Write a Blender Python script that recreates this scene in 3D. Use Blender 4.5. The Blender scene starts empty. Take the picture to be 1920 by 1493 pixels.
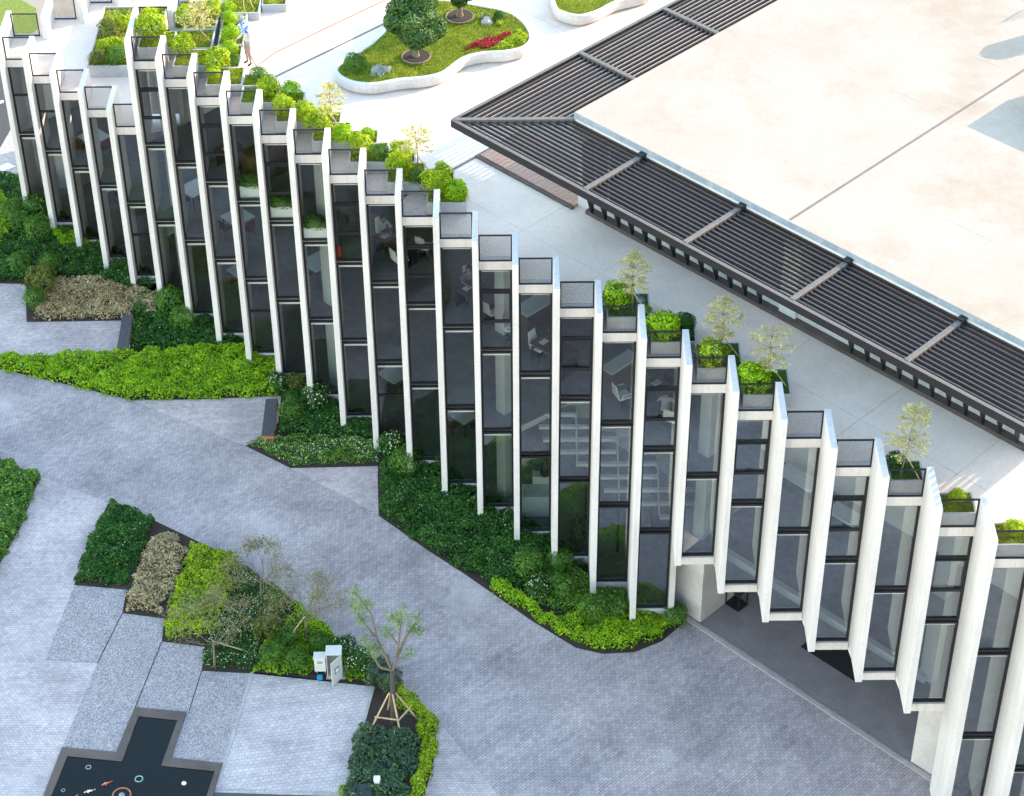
import bpy, bmesh, math, random
import numpy as np
from mathutils import Vector, Matrix
random.seed(7); RNG = np.random.default_rng(11)
SC = bpy.context.scene
COL = SC.collection
R = math.radians

# ------------------------------------------------------------------ camera, sky, sun, exposure
cam_d = bpy.data.cameras.new('camera'); cam = bpy.data.objects.new('camera', cam_d); COL.objects.link(cam)
cam_d.sensor_fit = 'HORIZONTAL'; cam_d.sensor_width = 36.0; cam_d.lens = 76.85
cam_d.clip_start = 1.0; cam_d.clip_end = 900.0
_pi, _ya, _ro = 0.68308, -0.001295, -0.007658
_fw = Vector((math.sin(_ya)*math.cos(_pi), math.cos(_ya)*math.cos(_pi), -math.sin(_pi)))
_rt = Vector((math.cos(_ya), -math.sin(_ya), 0)); _up = _rt.cross(_fw)
_r2 = _rt*math.cos(_ro) + _up*math.sin(_ro); _u2 = -_rt*math.sin(_ro) + _up*math.cos(_ro)
_m = Matrix((( _r2.x, _u2.x, -_fw.x, 19.936), (_r2.y, _u2.y, -_fw.y, -74.889), (_r2.z, _u2.z, -_fw.z, 50.938), (0, 0, 0, 1)))
cam.matrix_world = _m
SC.camera = cam

SUN_EL, SUN_AZ = R(20), R(64)          # azimuth from +Y towards +X
world = bpy.data.worlds.new('World'); SC.world = world; world.use_nodes = True
_n = world.node_tree.nodes; _sky = _n.new('ShaderNodeTexSky'); _sky.sky_type = 'NISHITA'; _sky.sun_disc = False
_sky.sun_elevation = SUN_EL; _sky.sun_rotation = SUN_AZ; _sky.air_density = 1.6; _sky.dust_density = 0.3; _sky.ozone_density = 0.8
world.node_tree.links.new(_sky.outputs[0], _n['Background'].inputs[0]); _n['Background'].inputs[1].default_value = 0.15
sun_d = bpy.data.lights.new('sun', 'SUN'); sun = bpy.data.objects.new('sun', sun_d); COL.objects.link(sun)
sun_d.energy = 2.0; sun_d.angle = R(0.45); sun_d.color = (1.0, 0.80, 0.58)
_sd = Vector((math.sin(SUN_AZ)*math.cos(SUN_EL), math.cos(SUN_AZ)*math.cos(SUN_EL), math.sin(SUN_EL)))
sun.rotation_euler = (-_sd).to_track_quat('-Z', 'Y').to_euler(); sun.location = (60, 40, 60)
SC.view_settings.view_transform = 'Standard'; SC.view_settings.look = 'None'
SC.view_settings.exposure = 2.4; SC.view_settings.gamma = 1.0; SC.view_settings.use_curve_mapping = False
cy = SC.cycles
cy.use_denoising = True; cy.use_adaptive_sampling = True; cy.adaptive_threshold = 0.02
cy.max_bounces = 7; cy.diffuse_bounces = 4; cy.glossy_bounces = 3; cy.transmission_bounces = 4; cy.transparent_max_bounces = 24
cy.caustics_reflective = False; cy.caustics_refractive = False; cy.sample_clamp_indirect = 6.0

# ------------------------------------------------------------------ materials
def mat_new(name):
    m = bpy.data.materials.new(name); m.use_nodes = True
    nt = m.node_tree; return m, nt, nt.nodes, nt.links, nt.nodes['Principled BSDF']
def ramp(N, L, fac, stops):
    r = N.new('ShaderNodeValToRGB'); e = r.color_ramp.elements
    while len(e) > 1: e.remove(e[-1])
    e[0].position = stops[0][0]; e[0].color = (*stops[0][1], 1)
    for p, c in stops[1:]:
        q = e.new(p); q.color = (*c, 1)
    L.new(fac, r.inputs[0]); return r.outputs[0]
def noise(N, L, vec, scale, detail=4, rough=.6):
    t = N.new('ShaderNodeTexNoise'); t.inputs['Scale'].default_value = scale; t.inputs['Detail'].default_value = detail
    t.inputs['Roughness'].default_value = rough
    if vec is not None: L.new(vec, t.inputs['Vector'])
    return t.outputs['Fac']
def mapping(N, L, scale=(1, 1, 1), rot=(0, 0, 0), obj=False):
    t = N.new('ShaderNodeTexCoord'); m = N.new('ShaderNodeMapping'); m.inputs['Scale'].default_value = scale; m.inputs['Rotation'].default_value = rot
    if obj: L.new(t.outputs['Object'], m.inputs[0])
    else:
        g = N.new('ShaderNodeNewGeometry'); L.new(g.outputs['Position'], m.inputs[0])
    return m.outputs[0]
def mixc(N, L, a, b, fac, mode='MIX'):
    m = N.new('ShaderNodeMix'); m.data_type = 'RGBA'; m.blend_type = mode
    for s, v in ((m.inputs[6], a), (m.inputs[7], b)):
        if isinstance(v, tuple): s.default_value = (*v, 1)
        else: L.new(v, s)
    if isinstance(fac, (int, float)): m.inputs[0].default_value = fac
    else: L.new(fac, m.inputs[0])
    return m.outputs[2]
def bump(N, L, b, h, strength=.3, dist=.02):
    n = N.new('ShaderNodeBump'); n.inputs['Strength'].default_value = strength; n.inputs['Distance'].default_value = dist
    L.new(h, n.inputs['Height']); L.new(n.outputs[0], b.inputs['Normal'])

def m_plain(name, col, rough=.6, metal=0., var=.12, scale=6.):
    m, nt, N, L, b = mat_new(name)
    v = mapping(N, L); f = noise(N, L, v, scale)
    lo = tuple(c*(1-var) for c in col); hi = tuple(min(1, c*(1+var)) for c in col)
    L.new(ramp(N, L, f, [(.3, lo), (.7, hi)]), b.inputs['Base Color'])
    b.inputs['Roughness'].default_value = rough; b.inputs['Metallic'].default_value = metal
    return m
def m_concrete(name, dark, light, streak=.0, stain=None, rough=.75, big=.35, streak_col=(.42, .40, .37)):
    m, nt, N, L, b = mat_new(name)
    v = mapping(N, L)
    c = ramp(N, L, noise(N, L, v, big, 6, .65), [(.35, dark), (.65, light)])
    c = mixc(N, L, c, ramp(N, L, noise(N, L, v, 9, 5, .7), [(.3, (.80, .80, .80)), (.7, (1, 1, 1))]), .7, 'MULTIPLY')
    if streak:
        v2 = mapping(N, L, (7, 7, .22))
        s = ramp(N, L, noise(N, L, v2, 1.0, 5, .7), [(.50, (0, 0, 0)), (.78, (1, 1, 1))])
        mm = N.new('ShaderNodeMath'); mm.operation = 'MULTIPLY'; mm.inputs[1].default_value = streak; L.new(s, mm.inputs[0])
        c = mixc(N, L, c, streak_col, mm.outputs[0])
    if stain:
        s = ramp(N, L, noise(N, L, v, stain[1], 7, .72), [(.50, (0, 0, 0)), (.74, (1, 1, 1))])
        mm = N.new('ShaderNodeMath'); mm.operation = 'MULTIPLY'; mm.inputs[1].default_value = stain[2]; L.new(s, mm.inputs[0])
        c = mixc(N, L, c, stain[0], mm.outputs[0])
    L.new(c, b.inputs['Base Color']); b.inputs['Roughness'].default_value = rough
    bump(N, L, b, noise(N, L, v, 40, 4), .15, .004)
    return m
def m_pavers(name, rot, bw, bh, c1, c2, mortar, patch, rough=.8):
    m, nt, N, L, b = mat_new(name)
    v = mapping(N, L, (1, 1, 1), (0, 0, rot))
    wob = N.new('ShaderNodeTexNoise'); wob.inputs['Scale'].default_value = 2.2; L.new(v, wob.inputs['Vector'])
    vm = N.new('ShaderNodeVectorMath'); vm.operation = 'MULTIPLY_ADD'; vm.inputs[1].default_value = (.03, .03, 0); L.new(wob.outputs['Color'], vm.inputs[0]); L.new(v, vm.inputs[2])
    br = N.new('ShaderNodeTexBrick'); L.new(vm.outputs[0], br.inputs['Vector'])
    br.inputs['Scale'].default_value = 1.0; br.inputs['Brick Width'].default_value = bw; br.inputs['Row Height'].default_value = bh
    br.inputs['Mortar Size'].default_value = .010; br.inputs['Mortar Smooth'].default_value = .4; br.inputs['Bias'].default_value = 0.0
    br.inputs['Color1'].default_value = (*c1, 1); br.inputs['Color2'].default_value = (*c2, 1); br.inputs['Mortar'].default_value = (*mortar, 1)
    c = br.outputs['Color']
    p = noise(N, L, mapping(N, L), .45, 6, .6)
    c = mixc(N, L, c, ramp(N, L, p, [(.30, (.62, .63, .66)), (.52, (1, 1, 1)), (.72, (1.28, 1.26, 1.24))]), .85, 'MULTIPLY')
    # worn rows: long soft streaks along the laying direction
    m3 = N.new('ShaderNodeMapping'); m3.inputs['Scale'].default_value = (.28, 3.2, 1); L.new(v, m3.inputs[0]); v3 = m3.outputs[0]
    c = mixc(N, L, c, ramp(N, L, noise(N, L, v3, 1.0, 5, .7), [(.32, (.80, .80, .83)), (.66, (1.12, 1.11, 1.10))]), .6, 'MULTIPLY')
    st = noise(N, L, mapping(N, L, (1, 1, 1), (0, 0, .8)), 1.7, 8, .75)
    c = mixc(N, L, c, ramp(N, L, st, [(.56, (1, 1, 1)), (.66, (.80, .80, .82)), (.74, (.66, .66, .69))]), .7, 'MULTIPLY')
    c = mixc(N, L, c, ramp(N, L, noise(N, L, v, 5.5, 3, .6), [(.35, (.86, .86, .87)), (.65, (1.12, 1.12, 1.12))]), .8, 'MULTIPLY')
    # pale mortar dust patches
    d = ramp(N, L, noise(N, L, mapping(N, L, (1, 1, 1), (0, 0, .3)), .23, 5, .6), [(.60, (0, 0, 0)), (.72, (1, 1, 1))])
    mm = N.new('ShaderNodeMath'); mm.operation = 'MULTIPLY'; mm.inputs[1].default_value = .45; L.new(d, mm.inputs[0])
    c = mixc(N, L, c, patch, mm.outputs[0])
    L.new(c, b.inputs['Base Color']); b.inputs['Roughness'].default_value = rough
    bump(N, L, b, br.outputs['Fac'], -.35, .008)
    return m
def m_leaf(name, stops, trans=.35, rough=.5):
    m, nt, N, L, b = mat_new(name)
    g = N.new('ShaderNodeNewGeometry')
    v = mapping(N, L)
    a = N.new('ShaderNodeMath'); a.operation = 'MULTIPLY_ADD'; a.inputs[1].default_value = .55
    L.new(g.outputs['Random Per Island'], a.inputs[0])
    q = N.new('ShaderNodeMath'); q.operation = 'MULTIPLY'; q.inputs[1].default_value = .45; L.new(ramp(N, L, noise(N, L, v, 1.6, 5, .7), [(.32, (0, 0, 0)), (.68, (1, 1, 1))]), q.inputs[0]); L.new(q.outputs[0], a.inputs[2])
    c = ramp(N, L, a.outputs[0], stops)
    L.new(c, b.inputs['Base Color']); b.inputs['Roughness'].default_value = rough; b.inputs['Specular IOR Level'].default_value = .35
    t = N.new('ShaderNodeBsdfTranslucent'); L.new(c, t.inputs[0])
    mx = N.new('ShaderNodeMixShader'); mx.inputs[0].default_value = trans
    L.new(b.outputs[0], mx.inputs[1]); L.new(t.outputs[0], mx.inputs[2]); L.new(mx.outputs[0], N['Material Output'].inputs[0])
    return m
def m_glass(name, tint, boost=1.0):
    m, nt, N, L, b = mat_new(name)
    t = N.new('ShaderNodeBsdfTransparent'); t.inputs[0].default_value = (*tint, 1)
    g = N.new('ShaderNodeBsdfGlossy'); g.inputs['Roughness'].default_value = .015; g.inputs[0].default_value = (.95, .97, 1, 1)
    f = N.new('ShaderNodeFresnel'); f.inputs['IOR'].default_value = 1.55
    k = N.new('ShaderNodeMath'); k.operation = 'MULTIPLY'; k.use_clamp = True; k.inputs[1].default_value = boost; L.new(f.outputs[0], k.inputs[0])
    mx = N.new('ShaderNodeMixShader'); L.new(k.outputs[0], mx.inputs[0]); L.new(t.outputs[0], mx.inputs[1]); L.new(g.outputs[0], mx.inputs[2])
    L.new(mx.outputs[0], N['Material Output'].inputs[0]); N.remove(b)
    return m
def m_wood(name, c1, c2, rot=0., sc=1.):
    m, nt, N, L, b = mat_new(name)
    v = mapping(N, L, (1.5*sc, 14*sc, 14*sc), (0, 0, rot))
    L.new(ramp(N, L, noise(N, L, v, 1.2, 5, .6), [(.3, c1), (.7, c2)]), b.inputs['Base Color']); b.inputs['Roughness'].default_value = .6
    return m

M = {}
M['fin'] = m_concrete('white_concrete', (.62, .582, .592), (.74, .70, .71), streak=.7, stain=((.45, .43, .40), 1.4, .25))
M['beam'] = m_concrete('stained_white_concrete', (.58, .54, .54), (.71, .67, .665), streak=.6, streak_col=(.40, .36, .28))
M['pier'] = m_concrete('board_marked_concrete', (.44, .41, .41), (.63, .59, .585), streak=.35, stain=((.25, .25, .25), 2.2, .3))
M['black'] = m_plain('black_metal', (.016, .016, .020), .38, .2)
M['pergola'] = m_plain('dark_bronze_metal', (.048, .037, .036), .36, .35)
M['pergola_beam'] = m_plain('weathered_beam_metal', (.135, .112, .104), .5, .25)
M['glass'] = m_glass('clear_glass', (.93, .955, .955), .42)
M['slab'] = m_plain('white_ceiling', (.84, .83, .81), .8, var=.04)
M['carpet'] = m_plain('polished_floor', (.205, .20, .198), .55, var=.18, scale=3)
M['innerwall'] = m_plain('interior_wall', (.58, .57, .55), .9)
M['column'] = m_concrete('column_concrete', (.52, .55, .53), (.66, .68, .66), streak=.15)
M['terrace'] = m_concrete('terrace_concrete', (.76, .62, .535), (.84, .69, .60), stain=((.40, .36, .31), .55, .30), big=.5)
M['terrace_joint'] = m_plain('joint_filler', (.36, .35, .34), .9)
M['roof'] = m_concrete('roof_membrane', (.345, .285, .24), (.40, .335, .29), stain=((.275, .19, .135), .36, .75), big=.25)
M['roof_joint'] = m_plain('roof_joint_metal', (.15, .115, .10), .7)
M['fascia'] = m_concrete('peeling_fascia_paint', (.66, .60, .585), (.76, .70, .68), stain=((.42, .44, .48), 1.2, .6))
M['fascia_blue'] = m_concrete('blue_stained_fascia', (.20, .27, .38), (.30, .36, .46), stain=((.50, .50, .50), 2.5, .7), big=1.5)
M['road'] = m_pavers('road_setts', R(-45), .18, .095, (.335, .283, .291), (.435, .373, .381), (.225, .19, .198), (.58, .51, .50))
M['plaza'] = m_pavers('plaza_setts', R(0), .14, .10, (.435, .36, .358), (.54, .45, .445), (.32, .265, .265), (.60, .53, .52))
M['pad'] = m_pavers('pad_setts', R(-9), .17, .13, (.445, .385, .385), (.52, .452, .448), (.30, .258, .258), (.62, .55, .54))
M['kerb'] = m_concrete('kerb_concrete', (.36, .32, .31), (.46, .41, .40), big=2.)
M['seam'] = m_plain('roof_seam', (.43, .365, .315), .8)
M['soil'] = m_plain('dark_soil', (.035, .022, .016), .95, var=.5, scale=20)
M['asphalt'] = m_plain('asphalt', (.055, .055, .06), .9, var=.2, scale=30)
M['mark'] = m_plain('road_paint', (.75, .75, .73), .7)
M['flagstone'] = m_concrete('sandy_concrete', (.26, .215, .175), (.33, .28, .235))
M['entry'] = m_concrete('entry_floor', (.20, .175, .185), (.255, .225, .235), big=1.4)
M['mat'] = m_plain('rubber_mat', (.012, .012, .014), .95)
M['box'] = m_concrete('planter_concrete', (.36, .37, .40), (.46, .47, .49), streak=.2, big=2.)
M['boxrim'] = m_concrete('planter_rim', (.55, .54, .52), (.66, .65, .63), big=2.)
M['island'] = m_concrete('white_planter_wall', (.58, .55, .54), (.70, .67, .66), streak=.45, big=1.)
M['coping'] = m_concrete('pond_coping_stone', (.085, .062, .053), (.125, .094, .083), big=1.2)
M['steel'] = m_plain('grey_edge_steel', (.02, .022, .03), .6)
M['benchtop'] = m_plain('bench_stone', (.055, .055, .065), .55, var=.2)
M['corten'] = m_plain('bench_end_timber', (.33, .16, .06), .7)
M['deck'] = m_wood('deck_timber', (.36, .20, .15), (.48, .29, .22), R(45))
M['bark'] = m_plain('bark', (.17, .135, .10), .9, var=.35, scale=14)
M['bark_dark'] = m_plain('dark_bark', (.075, .06, .055), .9, var=.35, scale=14)
M['stake'] = m_plain('timber_stake', (.46, .33, .21), .8, var=.25)
M['cab'] = m_plain('cabinet_paint', (.56, .55, .53), .5, var=.06)
M['cab_in'] = m_plain('cabinet_inside', (.25, .26, .27), .6)
M['blue'] = m_plain('blue_plastic', (.01, .22, .42), .4)
M['white'] = m_plain('white_paint', (.76, .77, .77), .45, var=.06)
M['table'] = m_plain('white_table_laminate', (.72, .77, .80), .3, var=.04)
M['chairred'] = m_plain('oxblood_chair', (.11, .022, .020), .5)
M['woodin'] = m_wood('interior_timber', (.10, .052, .028), (.19, .105, .06), 0.)
M['red'] = m_plain('red_paint', (.42, .012, .010), .35)
M['rock'] = m_concrete('rock', (.30, .28, .27), (.48, .46, .44), big=4)
M['orange'] = m_plain('orange_tube', (.34, .12, .08), .5)
M['cyan'] = m_plain('pale_green_tube', (.20, .36, .30), .5)
M['ringgrey'] = m_plain('grey_ring', (.24, .24, .26), .6)
M['skin'] = m_plain('skin', (.42, .25, .17), .6, var=.05)
M['shirt'] = m_plain('pale_shirt', (.50, .48, .48), .85, var=.08)
M['trousers'] = m_plain('pale_trousers', (.34, .27, .24), .85, var=.08)
M['darkcloth'] = m_plain('dark_trousers', (.04, .045, .06), .85)
M['hair'] = m_plain('black_hair', (.012, .010, .010), .5)
M['striped'] = m_plain('grey_striped_shirt', (.16, .17, .19), .85, var=.4, scale=40)
M['lime'] = m_leaf('lime_leaf', [(.15, (.15, .31, .005)), (.5, (.32, .55, .006)), (.85, (.52, .70, .014))])
M['dark'] = m_leaf('dark_leaf', [(.15, (.012, .060, .006)), (.5, (.032, .130, .014)), (.85, (.080, .225, .030))])
M['mid'] = m_leaf('mid_leaf', [(.15, (0.042, 0.112, 0.020)), (.5, (0.098, 0.231, 0.031)), (.85, (0.189, 0.357, 0.048))])
M['olive'] = m_leaf('olive_leaf', [(.15, (0.056, 0.084, 0.020)), (.5, (0.140, 0.182, 0.031)), (.85, (0.259, 0.280, 0.056))])
M['tan'] = m_leaf('tan_leaf', [(.15, (.20, .14, .06)), (.5, (.40, .30, .145)), (.85, (.62, .51, .30))], .2)
M['greygreen'] = m_leaf('grey_green_leaf', [(.15, (0.031, 0.073, 0.039)), (.5, (0.077, 0.147, 0.081)), (.85, (0.161, 0.245, 0.126))])
M['yellow'] = m_leaf('yellow_lime_leaf', [(.15, (0.161, 0.266, 0.006)), (.5, (0.364, 0.504, 0.008)), (.85, (0.630, 0.700, 0.021))])
M['pale'] = m_leaf('pale_variegated_leaf', [(.15, (.40, .36, .10)), (.5, (.64, .58, .22)), (.85, (.84, .77, .40))], .3)
M['treeleaf'] = m_leaf('pale_tree_leaf', [(.15, (.10, .17, .05)), (.5, (.19, .29, .085)), (.85, (.30, .40, .13))])
M['turf'] = m_plain('turf', (.14, .18, .022), .9, var=.3, scale=8)
M['grass'] = m_leaf('grass_blade', [(.15, (.15, .215, .010)), (.5, (.30, .375, .016)), (.85, (.46, .49, .04))])
M['ficus'] = m_leaf('ficus_leaf', [(.15, (0.022, 0.063, 0.017)), (.5, (0.063, 0.147, 0.031)), (.85, (0.140, 0.266, 0.063))], .25)
M['twig'] = m_leaf('brown_green_leaf', [(.15, (.15, .125, .06)), (.5, (.27, .25, .11)), (.85, (.37, .37, .17))], .35)
M['flower'] = m_leaf('cream_petal', [(.1, (.62, .60, .38)), (.9, (.80, .80, .72))], .2)
M['redleaf'] = m_leaf('crimson_leaf', [(.15, (.28, .015, .022)), (.85, (.62, .05, .06))], .3)
M['silver'] = m_leaf('silver_leaf', [(.15, (.30, .34, .36)), (.85, (.62, .66, .68))], .2)
def m_water():
    m, nt, N, L, b = mat_new('pond_water')
    b.inputs['Base Color'].default_value = (.0015, .004, .004, 1); b.inputs['Roughness'].default_value = .06; b.inputs['IOR'].default_value = 1.33
    bump(N, L, b, noise(N, L, mapping(N, L, (1, 1.6, 1)), 7, 3), .25, .02); return m
M['water'] = m_water()
def m_gravel():
    m, nt, N, L, b = mat_new('grey_gravel')
    v = mapping(N, L); t = N.new('ShaderNodeTexVoronoi'); t.inputs['Scale'].default_value = 38; L.new(v, t.inputs['Vector'])
    c = ramp(N, L, t.outputs['Color'], [(.1, (.155, .135, .145)), (.5, (.31, .27, .278)), (.9, (.53, .475, .475))])
    c = mixc(N, L, c, ramp(N, L, noise(N, L, v, 1.2), [(.3, (.85, .85, .87)), (.7, (1.1, 1.1, 1.1))]), .8, 'MULTIPLY')
    L.new(c, b.inputs['Base Color']); b.inputs['Roughness'].default_value = .9; bump(N, L, b, t.outputs['Distance'], .6, .02); return m
M['gravel'] = m_gravel()
def m_floral():
    m, nt, N, L, b = mat_new('blue_floral_cloth')
    v = mapping(N, L); t = N.new('ShaderNodeTexVoronoi'); t.inputs['Scale'].default_value = 16; L.new(v, t.inputs['Vector'])
    L.new(ramp(N, L, t.outputs['Color'], [(.25, (.05, .11, .45)), (.5, (.20, .30, .62)), (.6, (.66, .70, .80)), (.9, (.78, .80, .84))]), b.inputs['Base Color']); b.inputs['Roughness'].default_value = .9; return m
M['floral'] = m_floral()
def m_koi():
    m, nt, N, L, b = mat_new('koi_skin')
    L.new(ramp(N, L, noise(N, L, mapping(N, L), 5.), [(.46, (.55, .09, .03)), (.54, (.72, .68, .62))]), b.inputs['Base Color']); b.inputs['Roughness'].default_value = .3; return m
M['koi'] = m_koi()

# ------------------------------------------------------------------ mesh helpers
class MB:
    def __init__(s): s.v = []; s.f = []
    def quadbox(s, pts, z0, z1):
        b = len(s.v); n = len(pts)
        s.v += [(x, y, z0) for x, y in pts] + [(x, y, z1) for x, y in pts]
        s.f.append(tuple(b+i for i in range(n))[::-1]); s.f.append(tuple(b+n+i for i in range(n)))
        for i in range(n):
            j = (i+1) % n; s.f.append((b+i, b+j, b+n+j, b+n+i))
        return s
    def box(s, x0, x1, y0, y1, z0, z1): return s.quadbox([(x0, y0), (x1, y0), (x1, y1), (x0, y1)], z0, z1)
    def boxsd(s, s0, s1, d0, d1, z0, z1):
        P = lambda a, b: ((a+b)/2, (a-b)/2)
        return s.quadbox([P(s0, d0), P(s0, d1), P(s1, d1), P(s1, d0)][::-1], z0, z1)
    def hexa(s, lo, hi):
        b = len(s.v); s.v += list(lo) + list(hi); n = len(lo)
        s.f.append(tuple(b+i for i in range(n))[::-1]); s.f.append(tuple(b+n+i for i in range(n)))
        for i in range(n):
            j = (i+1) % n; s.f.append((b+i, b+j, b+n+j, b+n+i))
        return s
    def tube(s, a, c, r0, r1=None, n=6, cap=True):
        r1 = r0 if r1 is None else r1
        a = Vector(a); c = Vector(c); d = (c-a)
        if d.length < 1e-6: return s
        d.normalize(); u = d.orthogonal().normalized(); w = d.cross(u); b = len(s.v)
        for P, r in ((a, r0), (c, r1)):
            for i in range(n):
                t = 2*math.pi*i/n; q = P + u*(r*math.cos(t)) + w*(r*math.sin(t)); s.v.append(tuple(q))
        for i in range(n):
            j = (i+1) % n; s.f.append((b+i, b+j, b+n+j, b+n+i))
        if cap: s.f.append(tuple(b+i for i in range(n))[::-1]); s.f.append(tuple(b+n+i for i in range(n)))
        return s
    def ring(s, c, R_, r, n=20, k=6):
        b = len(s.v)
        for i in range(n):
            t = 2*math.pi*i/n
            for j in range(k):
                q = 2*math.pi*j/k; rr = R_ + r*math.cos(q); s.v.append((c[0]+rr*math.cos(t), c[1]+rr*math.sin(t), c[2]+r*math.sin(q)))
        for i in range(n):
            for j in range(k):
                s.f.append((b+i*k+j, b+((i+1) % n)*k+j, b+((i+1) % n)*k+(j+1) % k, b+i*k+(j+1) % k))
        return s
    def lathe(s, c, prof, n=14):
        b = len(s.v); m = len(prof)
        for i in range(n):
            t = 2*math.pi*i/n
            for r, z in prof: s.v.append((c[0]+r*math.cos(t), c[1]+r*math.sin(t), c[2]+z))
        for i in range(n):
            for j in range(m-1): s.f.append((b+i*m+j, b+((i+1) % n)*m+j, b+((i+1) % n)*m+j+1, b+i*m+j+1))
        return s
    def mesh(s, name, smooth=False):
        me = bpy.data.meshes.new(name); me.from_pydata(s.v, [], s.f); me.update()
        if smooth:
            me.polygons.foreach_set('use_smooth', [True]*len(me.polygons))
        return me
    def build(s, name, mat, parent=None, bevel=0., loc=None, smooth=False):
        me = s.mesh(name, smooth)
        if bevel: bev(me, bevel)
        return link(name, me, mat, parent, loc)
def bev(me, w):
    bm = bmesh.new(); bm.from_mesh(me)
    bmesh.ops.bevel(bm, geom=list(bm.edges), offset=w, segments=1, affect='EDGES', profile=.5)
    bm.to_mesh(me); bm.free(); me.update()
def link(name, me, mat, parent=None, loc=None, rz=None, sc=None):
    o = bpy.data.objects.new(name, me); COL.objects.link(o)
    if mat is not None and len(me.materials) == 0: me.materials.append(M[mat] if isinstance(mat, str) else mat)
    if parent is not None: o.parent = parent
    if loc is not None: o.location = loc
    if rz is not None: o.rotation_euler = (0, 0, rz)
    if sc is not None: o.scale = sc if isinstance(sc, tuple) else (sc, sc, sc)
    return o
def tag(o, label, cat=None, group=None, kind=None):
    o['label'] = label
    if cat: o['category'] = cat
    if group: o['group'] = group
    if kind: o['kind'] = kind
    return o
def empty(name, loc=(0, 0, 0), rz=0.):
    o = bpy.data.objects.new(name, None); COL.objects.link(o); o.location = loc; o.rotation_euler = (0, 0, rz); o.empty_display_size = .1
    return o
def sheet(name, pts, z, mat, parent=None, label=None):
    me = bpy.data.meshes.new(name); me.from_pydata([(x, y, z) for x, y in pts], [], [tuple(range(len(pts)))]); me.update()
    bm = bmesh.new(); bm.from_mesh(me); bmesh.ops.recalc_face_normals(bm, faces=bm.faces)
    if bm.faces[:][0].normal.z < 0: bmesh.ops.reverse_faces(bm, faces=bm.faces)
    bmesh.ops.triangulate(bm, faces=bm.faces[:]); bm.to_mesh(me); bm.free()
    o = link(name, me, mat, parent)
    if parent is None: tag(o, label, kind='structure')
    return o
def SD(s, d): return ((s+d)/2, (s-d)/2)
ORD = ['first', 'second', 'third', 'fourth', 'fifth', 'sixth', 'seventh', 'eighth', 'ninth', 'tenth', 'eleventh', 'twelfth', 'thirteenth', 'fourteenth',
       'fifteenth', 'sixteenth', 'seventeenth', 'eighteenth', 'nineteenth', 'twentieth', 'twenty-first', 'twenty-second']

# ---- leaves: every leaf is a small rhombus of its own
def leaf_mesh(name, P, nrm, size, tilt=.7, aspect=.5):
    n = len(P)
    nrm = nrm + RNG.normal(0, tilt, (n, 3)); nrm /= np.linalg.norm(nrm, axis=1)[:, None] + 1e-9
    a = RNG.normal(0, 1, (n, 3)); u = np.cross(nrm, a); u /= np.linalg.norm(u, axis=1)[:, None] + 1e-9
    w = np.cross(nrm, u); s = (size*RNG.uniform(.6, 1.3, n))[:, None]
    fold = nrm*s*.18
    V = np.empty((n, 4, 3)); V[:, 0] = P-u*s*.5; V[:, 1] = P+w*s*.5*aspect+fold; V[:, 2] = P+u*s*.5; V[:, 3] = P-w*s*.5*aspect+fold
    return quads_mesh(name, V)
def quads_mesh(name, V):
    n = len(V); me = bpy.data.meshes.new(name)
    me.vertices.add(4*n); me.vertices.foreach_set('co', V.reshape(-1).astype(np.float32))
    me.loops.add(4*n); me.loops.foreach_set('vertex_index', np.arange(4*n, dtype=np.int32))
    me.polygons.add(n); me.polygons.foreach_set('loop_start', np.arange(0, 4*n, 4, dtype=np.int32))
    me.update(calc_edges=True); return me
def join_meshes(name, parts):
    """parts: list of (mesh, material key); one mesh with material slots"""
    V = []; F = []; MI = []; o = 0
    for k, (me, mk) in enumerate(parts):
        co = np.empty(len(me.vertices)*3, np.float32); me.vertices.foreach_get('co', co); V.append(co.reshape(-1, 3))
        li = np.empty(len(me.loops), np.int32); me.loops.foreach_get('vertex_index', li); F.append(li.reshape(-1, 4)+o); MI.append(np.full(len(me.polygons), k)); o += len(me.vertices)
    V = np.concatenate(V); F = np.concatenate(F); MI = np.concatenate(MI)
    me = bpy.data.meshes.new(name); me.vertices.add(len(V)); me.vertices.foreach_set('co', V.reshape(-1))
    me.loops.add(F.size); me.loops.foreach_set('vertex_index', F.reshape(-1).astype(np.int32))
    me.polygons.add(len(F)); me.polygons.foreach_set('loop_start', np.arange(0, F.size, 4, dtype=np.int32)); me.polygons.foreach_set('material_index', MI.astype(np.int32))
    me.update(calc_edges=True)
    for _, mk in parts: me.materials.append(M[mk])
    return me
def in_poly(P, poly):
    x, y = P[:, 0], P[:, 1]; r = np.zeros(len(P), bool); n = len(poly)
    for i in range(n):
        x0, y0 = poly[i]; x1, y1 = poly[(i+1) % n]
        if y0 == y1: continue
        c = ((y0 > y) != (y1 > y)) & (x < (x1-x0)*(y-y0)/(y1-y0)+x0); r ^= c
    return r
def edge_dist(P, poly):
    d = np.full(len(P), 1e9); n = len(poly)
    for i in range(n):
        a = np.array(poly[i]); b = np.array(poly[(i+1) % n]); ab = b-a; t = np.clip(((P-a)@ab)/(ab@ab+1e-9), 0, 1)
        d = np.minimum(d, np.linalg.norm(P-(a+t[:, None]*ab), axis=1))
    return d
def sample_poly(poly, density):
    p = np.array(poly); lo = p.min(0); hi = p.max(0); n = int(density*np.prod(hi-lo)); Q = RNG.uniform(lo, hi, (n, 2)); return Q[in_poly(Q, poly)]
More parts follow.
